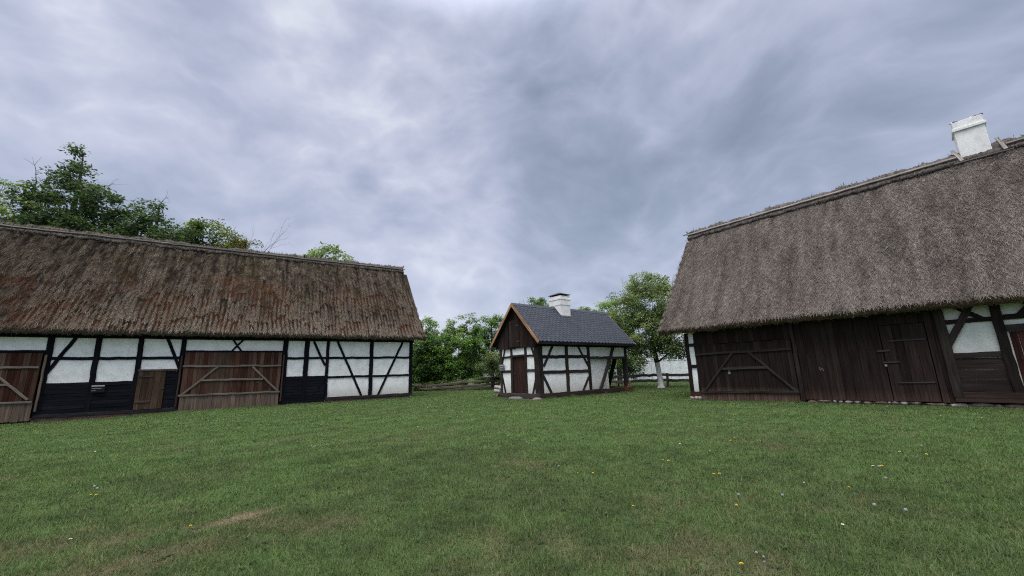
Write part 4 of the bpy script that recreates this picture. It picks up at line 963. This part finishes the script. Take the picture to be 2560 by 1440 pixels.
# ------------------------------------------------------------------ trees and shrubs
def crown_clusters(ells, n, rng, shell=.55):
    P = []
    vol = np.array([e[3] * e[4] * e[5] for e in ells]); pr = vol / vol.sum()
    while len(P) < n:
        e = ells[rng.choice(len(ells), p=pr)]; d = rng.normal(0, 1, 3); d /= np.linalg.norm(d); r = rng.uniform(shell ** 3, 1) ** (1 / 3)
        P.append((e[0] + d[0] * r * e[3], e[1] + d[1] * r * e[4], e[2] + d[2] * r * e[5]))
    return np.array(P)
def leaves_mesh(name, cen, rad, per, size, pal, rng, flat=.65, droop=.25):
    K = len(cen); n = K * per
    cid = np.repeat(np.arange(K), per)
    off = rng.normal(0, 1, (n, 3)); off *= (rng.random(n) ** .4 / (np.linalg.norm(off, axis=1) + 1e-9))[:, None]
    P = cen[cid] + off * (rad * rng.uniform(.6, 1.35, K))[cid][:, None] * np.array([1, 1, flat])
    d = rng.normal(0, 1, (n, 3)); d[:, 2] = d[:, 2] * .5 - droop; d += off * .6; d /= np.linalg.norm(d, axis=1)[:, None]
    upv = rng.normal(0, .55, (n, 3)) + np.array([0, 0, 1]); sd = np.cross(d, upv); sd /= np.linalg.norm(sd, axis=1)[:, None] + 1e-9; nn = np.cross(sd, d)
    l = size * rng.uniform(.6, 1.35, n); w_ = l * rng.uniform(.42, .62, n)
    V = np.stack([P, P + d * (l * .5)[:, None] + sd * (w_ / 2)[:, None] + nn * (l * .1)[:, None], P + d * l[:, None], P + d * (l * .5)[:, None] - sd * (w_ / 2)[:, None] + nn * (l * .1)[:, None]], 1).reshape(-1, 3)
    i = np.arange(n) * 4; F = np.stack([np.concatenate([i, i]), np.concatenate([i + 1, i + 2]), np.concatenate([i + 2, i + 3])], 1)
    pal = np.array(pal); t = rng.random(K) ** 1.1; cb = pal[0] + (pal[1] - pal[0]) * t[:, None]
    c = cb[cid] * rng.uniform(.65, 1.4, n)[:, None] * np.stack([rng.uniform(.85, 1.2, n), np.ones(n), rng.uniform(.7, 1.2, n)], 1)
    return V, F, np.repeat(c, 4, 0)
def limbs(mb, trunk, tr, targets, rng, r_end=.02, col=(.05, .042, .034), k=5):
    nodes = [np.array(p, float) for p in trunk]; rads = list(tr)
    tg = sorted(targets, key=lambda q: min(np.linalg.norm(q - a) for a in nodes))
    for q in tg:
        best = None; bd = 1e9
        for i, a in enumerate(nodes):
            dv = q - a; dist = np.linalg.norm(dv) + (2.5 * max(0, a[2] - q[2] + .2))
            if dist < bd and i > 0: bd = dist; best = i
        a = nodes[best]; L = np.linalg.norm(q - a); r0 = min(rads[best] * .75, .02 + L * .03); 
        m1 = a + (q - a) * .5 + np.array([0, 0, .12 * L]) * .5 + rng.normal(0, .05 * L, 3)
        rr = [r0, lerp(r0, r_end, .5), r_end]
        mb.tube([a, m1, q], rr, k, col, False)
        nodes += [m1, q]; rads += [rr[1], rr[2]]
GB = 'bushes and trees beyond the rail fence'
def tree(name, label, base, trunk, tr, ells, ncl, crad, per, size, pal, seed, cat='tree', group=None, shell=.5, flat=.65, droop=.25, bark=(.05, .042, .034), white=None, ntw=60, extra=None, trunk_name='trunk'):
    """trunk: points relative to base"""
    rng = np.random.default_rng(seed); random.seed(seed); per = int(per * 1.4); size *= 1.15; crad *= 1.08; pal = np.array(pal) * np.array([1.9, 1.8, 1.7]) * (np.array([1.10, 1.14, 1.2]) if group == GB else np.array([1.22, 1.25, 1.3]) if name == 'apple_tree' else 1.0)
    t = empty(name, base); tag(t, label, cat, group)
    cen = crown_clusters(ells, ncl, rng, shell)
    mb = MB()
    if trunk:
        cols = [bark if white is None or p[2] > white else (.66, .66, .65) for p in trunk]
        mb.tube(trunk, tr, 10, cols, False)
        limbs(mb, trunk, tr, [c for c in cen[rng.choice(len(cen), min(ntw, len(cen)), replace=False)]], rng, .018, bark)
    if extra: extra(mb, rng)
    if mb.v: mb.build(trunk_name, M['bark'], t, True)
    V, F, C = leaves_mesh('crown', cen, crad, per, size, pal, rng, flat, droop)
    link('crown', np_mesh('crown', V, [F], C), M['leaf'], t)
    return t
def twig(mb, p, d, L, r, rng, depth, col=(.09, .075, .068)):
    r *= .75
    p = np.array(p, float); d = np.array(d, float); pts = [p]; n = 4
    for i in range(n): d = d + rng.normal(0, .14, 3); d /= np.linalg.norm(d); p = p + d * L / n; pts.append(p)
    mb.tube(pts, [lerp(r, r * .45, i / n) for i in range(n + 1)], 4, col, False)
    if depth:
        for k in range(3):
            i = rng.integers(2, n + 1); twig(mb, pts[i], d + rng.normal(0, .5, 3), L * rng.uniform(.45, .75), r * .5, rng, depth - 1, col)
GD = [(.016, .034, .017), (.048, .080, .037)]      # dark maple greens
GL = [(.050, .095, .022), (.115, .175, .045)]
GT = 'trees behind the long barn'
# local coordinates are metres from each trunk's foot
tree('ash_tree', 'pale feathery tree with leaning trunk, farthest left behind the long barn', (-43.5, 32.0, 0), [(0, 0, 0), (.8, 0, 7), (1.2, 0, 13), (1.9, 0, 17), (2.3, 0, 19.2)], [.32, .28, .2, .12, .05],
     [(1.5, 0, 17.2, 3.0, 2.5, 2.0), (-1.2, 0, 15.2, 3.2, 3, 2.0), (3.6, .5, 15.6, 2.2, 2.2, 1.5), (0, 0, 12.0, 4.2, 3.5, 1.8)], 85, .75, 34, .27, [(.075, .125, .05), (.15, .21, .10)], 101, group=GT, flat=.35, droop=.45, extra=lambda mb, r: twig(mb, (2.3, 0, 19), (-.12, 0, 1), 1.7, .05, r, 1))
tree('maple_tree', 'tallest dark green maple rising behind the long barn', (-39.0, 33.2, 0), [(0, 0, 0), (.1, 0, 8), (0, 0, 14), (.2, 0, 19), (0, 0, 22.4)], [.45, .38, .28, .14, .03],
     [(-.3, 0, 20.4, 1.5, 1.6, 2.4), (-.2, 0, 17.2, 3.0, 3, 2.2), (3.2, 0, 17.2, 2.2, 2.2, 1.9), (-3.8, .3, 17.0, 1.7, 2, 1.6), (-3.6, 1, 19.3, 1.1, 1.2, 1.3), (1.0, 0, 14.0, 4.6, 3.8, 2.6), (-3.4, 0, 13.6, 2.4, 3, 2.4), (1.9, 0, 19.2, 1.3, 1.2, 1.4)], 215, .72, 88, .25, GD, 102, group=GT, shell=.35, extra=lambda mb, r: (twig(mb, (2.4, 0, 18.6), (.7, 0, .5), 1.3, .03, r, 2), twig(mb, (-4.4, .5, 17.6), (-.3, 0, 1), 1.5, .03, r, 2)))
tree('maple_tree', 'dark maple with a dead forked twig at its top, right of the tallest one', (-31.2, 33.0, 0), [(0, 0, 0), (0, 0, 8), (.2, 0, 13), (.2, 0, 16.9)], [.35, .3, .2, .04],
     [(.3, 0, 16.2, 1.4, 1.4, 1.6), (-.6, 0, 14, 2.2, 2.2, 1.7), (2.2, 0, 13.8, 1.7, 1.8, 1.3), (.6, 0, 11.4, 3.0, 3, 1.8)], 100, .68, 85, .24, GD, 103, group=GT, shell=.35, extra=lambda mb, r: (twig(mb, (.2, 0, 16.8), (-.05, 0, 1), 1.2, .04, r, 1, (.05, .045, .045)), twig(mb, (.2, 0, 16.8), (.25, 0, 1), .8, .05, r, 2, (.05, .045, .045))))
tree('bushy_tree', 'lower bushy green tree with a yellowish side, behind the ridge middle', (-29.2, 36.0, 0), [(0, 0, 0), (0, 0, 8), (.2, 0, 12), (0, 0, 15)], [.3, .25, .15, .04],
     [(.2, 0, 15.0, 2.0, 1.8, 1.7), (-2.0, 0, 14.2, 1.7, 1.8, 1.5), (2.2, 0, 14.2, 1.9, 1.6, 1.5), (.4, 0, 12.4, 3.6, 3, 1.8)], 150, .62, 80, .22, [(.028, .055, .016), (.095, .13, .03)], 104, group=GT, extra=lambda mb, r: twig(mb, (3.0, 0, 14.6), (.4, 0, 1), 1.1, .03, r, 2))
def bare(mb, r):
    for d in ((.25, 0, 1), (-.1, 0, 1), (.5, .1, 1), (-.35, .1, 1)): twig(mb, (0, 0, 8.4), d, 3.6, .085, r, 3, (.075, .065, .06))
tree('bare_tree', 'small bare twiggy tree above the thatch ridge', (-22.6, 33.2, 0), [(0, 0, 0), (0, 0, 4), (0, 0, 8)], [.2, .16, .1], [(-1.1, 0, 13.4, .6, .5, .75), (.7, 0, 13.2, .5, .4, .3)], 14, .35, 70, .14, [(.05, .06, .02), (.10, .10, .035)], 105, group=GT, ntw=6, extra=bare)
tree('round_tree', 'light green round-topped tree peeking over the right part of the thatch ridge', (-22.4, 46.2, 0), [(0, 0, 0), (0, 0, 9), (0, 0, 14)], [.4, .3, .12],
     [(-.3, 0, 15.6, 2.4, 2.4, 1.75), (2.0, 0, 15.0, 1.9, 1.8, 1.3), (-2.4, 0, 14.6, 1.6, 1.8, 1.2), (.4, 0, 12.8, 3.8, 3.2, 1.6)], 95, .66, 40, .29, [(.055, .10, .035), (.12, .175, .07)], 106, group=GT, flat=.5)

GB = 'bushes and trees beyond the rail fence'
tree('elder_bush', 'pale green open bush right behind the barn corner', (-10.6, 47.5, 0), [(0, 0, 0), (.1, 0, 3), (.2, 0, 6.5)], [.16, .12, .05], [(.4, 0, 6.8, 1.7, 1.6, 1.9), (-.6, 0, 4.6, 2.0, 2, 2.0), (1.8, 0, 5.2, 1.5, 1.5, 1.3), (0, 0, 2, 2, 2, 1.8)], 120, .5, 75, .20, [(.05, .10, .035), (.125, .19, .075)], 111, 'bush', GB)
tree('hazel_bush', 'broad dense mid-green bush in the middle of the gap', (-7.0, 44.0, 0), [(0, 0, 0), (.1, 0, 2), (.2, 0, 4)], [.2, .15, .06], [(-1.6, 0, 4.0, 2.2, 1.8, 1.9), (1.2, -.2, 4.0, 2.4, 1.8, 2.2), (-.5, -.4, 2.2, 3.6, 1.8, 1.8), (3.2, .3, 2.4, 1.6, 1.5, 1.7), (-3.0, 0, 2.0, 1.2, 1.4, 1.6)], 240, .52, 82, .19, [(.022, .052, .014), (.068, .125, .030)], 112, 'bush', GB, shell=.45)
tree('dark_bush', 'dark green bush with bare stems by the white barn corner', (-10.0, 43.6, 0), [(0, 0, 0), (.1, 0, 1.5), (.2, 0, 3)], [.12, .1, .05], [(.2, 0, 3.0, 1.7, 1.4, 1.5), (1.6, -.2, 2.6, 1.5, 1.2, 1.7), (.6, 0, 4.6, 1.6, 1.4, 1.1)], 110, .45, 70, .18, [(.024, .050, .018), (.060, .098, .032)], 113, 'bush', GB, extra=lambda mb, r: [twig(mb, (-.4 + .3 * i, -.4, 0), (.3 * (i - 1), -.1, 1), 2.6, .06, r, 1, (.04, .035, .03)) for i in range(3)])
tree('walnut_tree', 'airy light tree with the highest crown above the gap bushes', (-6.3, 50.0, 0), [(0, 0, 0), (0, 0, 4), (.1, 0, 7.4)], [.25, .2, .06], [(-.6, 0, 7.7, 1.3, 1.2, 1.1), (1.3, 0, 8.0, 1.2, 1.2, 1.0), (-1.8, 0, 6.4, 1.3, 1.4, 1.2), (.3, 0, 5.8, 2.4, 2, 1.6), (1.6, 0, 4.4, 2.2, 1.5, 1.8), (0, 0, 2.6, 2.6, 1.5, 1.6)], 115, .5, 46, .26, [(.05, .09, .03), (.115, .165, .07)], 114, group=GB, flat=.5)
tree('birch_tree', 'thin-leaved green tree with twiggy top left of the bakehouse gable', (-2.6, 48.0, 0), [(0, 0, 0), (0, 0, 4), (0, 0, 7.6)], [.2, .15, .04], [(.1, 0, 7.2, 1.3, 1.3, 1.3), (1.4, 0, 7.0, 1.2, 1.2, 1.6), (-1.4, 0, 5.8, 1.5, 1.4, 1.3), (.2, 0, 4.2, 2.2, 1.8, 1.8), (.2, 0, 2.4, 2.4, 1.6, 1.6)], 165, .46, 62, .18, [(.035, .075, .022), (.095, .155, .048)], 115, group=GB, extra=lambda mb, r: [twig(mb, (-.6 + .5 * i, 0, 7.2), (-.3 + .2 * i, 0, 1), 1.0, .03, r, 2, (.14, .12, .11)) for i in range(3)])
tree('lilac_bush', 'grey-green bush with pale blossom beside the bakehouse post', (-2.1, 40.5, 0), [(0, 0, 0), (0, 0, 1), (0, 0, 2.6)], [.1, .08, .03], [(.2, 0, 2.9, 1.2, 1.0, .95), (-.7, 0, 2.0, 1.2, 1.0, .8), (.6, 0, 2.0, .9, .9, .9)], 60, .38, 75, .13, [(.036, .055, .022), (.090, .112, .055)], 116, 'bush', GB)
tree('creeper_hedge', 'low band of creeper growing along the sagging rail fence', (-5.5, 41.6, 0), [], [], [(x_, lerp(.9, -.5, (x_ + 6) / 9) if x_ < 1 else -.4 + .1 * x_, .75 + .05 * x_, 1.0, .35, .28) for x_ in np.arange(-6, 5.2, .8)], 120, .28, 60, .13, [(.03, .05, .02), (.075, .115, .04)], 117, 'hedge', None, trunk_name='stem')
tree('lime_tree', 'dark treetop showing over the bakehouse ridge left of its chimney', (2.5, 52.0, 0), [(0, 0, 0), (0, 0, 6), (0, 0, 10)], [.3, .25, .06], [(.7, 0, 10.1, 1.4, 1.4, 1.2), (-1.6, 0, 9.6, .9, 1, .8), (2.0, 0, 9.2, 1.2, 1.2, 1.0), (0, 0, 7.6, 3, 2.5, 1.6)], 90, .5, 75, .2, [(.03, .065, .02), (.08, .135, .035)], 118, group=GB, extra=lambda mb, r: [twig(mb, (-1.6 + .4 * i, 0, 9.8), (-.1, 0, 1), .8, .03, r, 1, (.05, .045, .04)) for i in range(3)])
tree('thin_tree', 'sparse treetop between the bakehouse chimney and its right roof end', (8.8, 52.0, 0), [(0, 0, 0), (0, 0, 6), (0, 0, 9.4)], [.2, .15, .04], [(0, 0, 9.0, 1.3, 1.2, .7), (2.2, 0, 8.9, 1.0, 1, .6), (.6, 0, 7.6, 2.6, 2, 1.1)], 50, .45, 45, .2, [(.06, .10, .04), (.12, .17, .07)], 119, group=GB, extra=lambda mb, r: [twig(mb, (-.6 + .8 * i, 0, 8.6), (.1, 0, 1), .8, .03, r, 2, (.14, .12, .11)) for i in range(3)])
tree('pear_tree', 'lighter green tree behind the right end of the bakehouse roof', (11.4, 44.5, 0), [(0, 0, 0), (0, 0, 4), (-.2, 0, 8)], [.25, .2, .05], [(-.7, 0, 7.6, 1.7, 1.5, 1.5), (1.4, 0, 6.4, 2.0, 1.8, 1.7), (-.5, 0, 4.8, 2.6, 2, 1.8)], 130, .5, 65, .18, [(.05, .095, .026), (.12, .185, .05)], 120, group=GB)
tree('low_bush', 'dark low bush seen through the open bay of the bakehouse', (9.6, 38.2, 0), [(0, 0, 0), (0, 0, .8), (0, 0, 2)], [.08, .06, .03], [(0, 0, 2.4, 1.5, 1.0, 1.3), (-1.6, .2, 1.6, 1.3, 1, 1.2), (1.5, 0, 1.9, 1.0, .9, 1.0)], 85, .42, 70, .15, [(.02, .045, .015), (.065, .11, .03)], 121, 'bush', GB)
# the apple tree with the limewashed trunk
random.seed(5)
def sprays(mb, r):
    for i in range(26):
        a = r.uniform(0, 2 * math.pi); c_ = np.array([math.cos(a) * 2.2 - .2, math.sin(a) * 2.0, r.uniform(6.5, 8.4)]); twig(mb, c_, (math.cos(a) * .9, math.sin(a) * .8, .9), 1.0, .022, r, 1, (.06, .05, .042))
tree('apple_tree', 'apple tree with whitewashed trunk between the bakehouse and the boarded barn', (11.91, 33.67, 0), [(0, 0, -.05), (.02, 0, .15), (-.02, 0, .9), (-.08, 0, 1.55), (-.12, 0, 2.02), (-.13, 0, 2.03), (-.2, 0, 2.6), (-.3, 0, 3.6), (-.2, 0, 5.4), (0, 0, 7)], [.38, .25, .21, .20, .20, .20, .20, .13, .07, .02],
     [(-.3, 0, 7.0, 2.4, 2.2, 1.9), (-2.6, 0, 6.4, 1.5, 1.5, 1.7), (-3.4, .2, 4.8, 1.2, 1.3, 1.2), (1.7, 0, 6.4, 1.8, 1.8, 1.6), (-.9, -.2, 4.6, 2.6, 2.2, 1.6), (1.6, -.3, 3.9, 2.2, 2.0, 1.25), (-.2, 0, 8.6, 2.0, 1.6, 1.15), (-2.4, .3, 3.6, 1.3, 1.2, 1.2), (-1.6, 0, 2.6, 1.2, 1.2, .7), (2.4, 0, 3.0, 1.2, 1.2, .7), (.2, -.4, 3.3, 1.6, 1.5, .9), (.3, 0, 5.4, 1.6, 1.5, 1.3)], 580, .47, 58, .15, [(.045, .072, .032), (.128, .165, .078)], 122, group=None, white=2.025, shell=.55, ntw=110, extra=sprays)
sp = MB()
# far wood closing the view low down, too far to tell trees apart
rng = np.random.default_rng(9)
cen = np.stack([rng.uniform(-34, 60, 420), rng.uniform(78, 90, 420), rng.uniform(0, 4.2, 420)], 1)
V_, F_, C_ = leaves_mesh('w', cen, 1.4, 40, .55, [(.03, .055, .02), (.07, .11, .04)], rng)
tag(link('far_wood', np_mesh('far_wood', V_, [F_], C_), M['leaf']), 'band of far-off low woodland beyond the farmyard', 'woodland', kind='stuff')

# ------------------------------------------------------------------ flowers in the lawn
def flower_meshes(kind, seed):
    rr = random.Random(seed); b = MB()
    if kind == 'yellow':
        for ring, (r, z, n) in enumerate(((.022, .0, 14), (.016, .006, 11), (.009, .010, 8))):
            for i in range(n):
                a = 2 * math.pi * (i + .5 * ring) / n + rr.uniform(-.1, .1); s = .0045
                c, sn = math.cos(a), math.sin(a); v0 = Vector((c * .002, sn * .002, z)); v1 = Vector((c * r, sn * r, z + .004)); t_ = Vector((-sn, c, 0)) * s
                k = len(b.v); b.v += [v0 - t_ * .5, v1 - t_, v1 + t_, v0 + t_ * .5]; b.c += [(.75, .52, .03)] * 4; b.g += [(0, 0, 0)] * 4; b.f.append((k, k + 1, k + 2, k + 3))
    elif kind == 'clock':
        for i in range(110):
            d = Vector((rr.gauss(0, 1), rr.gauss(0, 1), rr.gauss(0, 1))).normalized(); t_ = d.orthogonal().normalized(); q = d.cross(t_); p = d * .022; s = .007; k = len(b.v)
            b.v += [p + t_ * s, p + q * s, p - t_ * s, p - q * s]; b.c += [(.32, .33, .32)] * 4; b.g += [(0, 0, 0)] * 4; b.f.append((k, k + 1, k + 2, k + 3))
        b.blob((0, 0, 0), (.007, .007, .007), (.35, .33, .28), 1)
    else:
        for i in range(13):
            a = 2 * math.pi * i / 13; c, sn = math.cos(a), math.sin(a); t_ = Vector((-sn, c, 0)) * .0035; v1 = Vector((c * .015, sn * .015, .002)); v0 = Vector((c * .004, sn * .004, 0)); k = len(b.v)
            b.v += [v0 - t_ * .5, v1 - t_, v1 + t_, v0 + t_ * .5]; b.c += [(.72, .72, .74)] * 4; b.g += [(0, 0, 0)] * 4; b.f.append((k, k + 1, k + 2, k + 3))
        b.blob((0, 0, .002), (.005, .005, .004), (.7, .5, .05), 2)
    h = MB(); hh = {'yellow': .05, 'clock': .085, 'daisy': .05}[kind]
    h.tube([(0, 0, -.01), (.006, .003, hh * .5), (0, 0, hh)], .0028, 5, (.10, .15, .05))
    return b, h, hh
KN = {'yellow': ('dandelion', 'flower', 'yellow dandelions in the lawn'), 'clock': ('dandelion_clock', 'flower', 'white dandelion clocks in the lawn'), 'daisy': ('daisy', 'flower', 'small white daisies in the lawn')}
LB_ = {'yellow': 'small yellow dandelion flower standing in the mown lawn', 'clock': 'round white dandelion seed head in the mown lawn', 'daisy': 'tiny white daisy dotting the lawn'}
proto = {}
def flower(kind, x, y, label=None, sc=1.0, grp=True):
    z = float(g_height(np.array([x]), np.array([y]))[0])
    if kind not in proto:
        b, h, hh = flower_meshes(kind, 4); t = empty(KN[kind][0]); s = h.build('stem', M['flower'], t); f = b.build('flower_head' if kind != 'clock' else 'seed_head', M['flower'], t); f.location.z = hh
        proto[kind] = (t, s, f)
    else:
        t0, s0, f0 = proto[kind]; t = t0.copy(); COL.objects.link(t)
        for c0 in (s0, f0): c = c0.copy(); COL.objects.link(c); c.parent = t
    t.location = (x, y, z); t.rotation_euler = (random.uniform(-.15, .15), random.uniform(-.15, .15), random.uniform(0, 6)); sc *= .58; t.scale = (sc, sc, sc)
    tag(t, label or LB_[kind], KN[kind][1], KN[kind][2])
random.seed(21)
flower('yellow', 1.78, 3.62, 'largest yellow dandelion, close to the bottom edge of the lawn', 1.25)
flower('yellow', 2.5, 5.03, 'yellow dandelion just below the pair of big seed heads', 1.15)
flower('yellow', -3.68, 4.91, 'yellow dandelion just below the bare straw-coloured patch', 1.15)
for (x, y) in ((-13.23, 13.23), (-6.23, 6.29), (-6.13, 6.27), (-.13, 10.16), (.36, 9.55), (.93, 6.65), (1.16, 6.61), (2.51, 7.37), (2.58, 7.3), (3.61, 7.99), (2.98, 6.39), (7.06, 13.59), (7.2, 13.7), (6.9, 13.5), (4.81, 9.34), (4.55, 9.04), (4.6, 9.1), (4.9, 9.45), (2.9, 6.38), (6.83, 7.15), (5.49, 6.48), (4.21, 5.53), (1.34, 5.1)):
    flower('yellow', x, y, None, random.uniform(1.0, 1.3) * (1 + .02 * y))
flower('clock', 2.7, 5.33, 'left one of the two big round white seed heads in the right foreground', 1.2)
flower('clock', 3.18, 5.24, 'right one of the two big round white seed heads in the right foreground', 1.25)
flower('clock', 2.0, 3.8, 'topmost of three small seed heads above the largest yellow dandelion', .85)
flower('clock', 2.02, 3.73, 'middle of three small seed heads above the largest yellow dandelion', .75)
flower('clock', 1.99, 3.66, 'lowest of three small seed heads above the largest yellow dandelion', .6)
for (x, y) in ((-12.11, 11.38), (-10.58, 11.2), (-6.54, 6.64), (-6.39, 6.52), (-5.46, 10.51), (-4.72, 9.71), (-4.61, 9.69), (-4.51, 10.01), (.23, 9.26), (.27, 9.12), (.67, 7.03), (-.2, 10.31), (3.61, 12.54), (4.87, 11.05), (6.15, 12.05), (4.06, 4.62), (3.89, 4.8), (4.87, 5.72), (7.39, 7.78), (5.33, 6.34)):
    flower('clock', x, y, None, random.uniform(1.0, 1.3) * (1 + .015 * y))
for (x, y) in ((-9.98, 10.0), (-4.69, 4.59), (-4.65, 9.66), (-4.46, 10.28), (-6.77, 14.28), (-6.58, 14.1), (-3.0, 12.79), (-4.91, 18.93), (-4.17, 19.81), (-1.71, 11.21), (1.01, 14.05), (3.08, 13.5), (4.07, 12.04), (3.3, 8.61), (-2.2, 17.05), (-2.16, 15.5), (.02, 15.56), (5.34, 6.46), (6.55, 7.01), (6.6, 7.39), (7.69, 8.87), (12.9, 11.84), (12.35, 11.17), (12.04, 11.91), (8.42, 14.41), (8.66, 13.97), (3.82, 5.8), (3.19, 4.37), (13.86, 12.0), (12.81, 12.16), (12.89, 14.53)):
    flower('daisy', x, y, None, random.uniform(1.1, 1.6) * (1 + .05 * y))
st = MB(); st.tube([(.12, 4.37, .02), (.11, 4.5, .06), (.06, 4.66, .10), (.05, 4.8, .13), (.06, 4.9, .12)], [.0028, .0028, .0025, .002, .002], 5, (.13, .18, .07)); tag(st.build('flower_stalk', M['flower']), 'single pale bent flower stalk lying over the foreground grass', 'stalk')
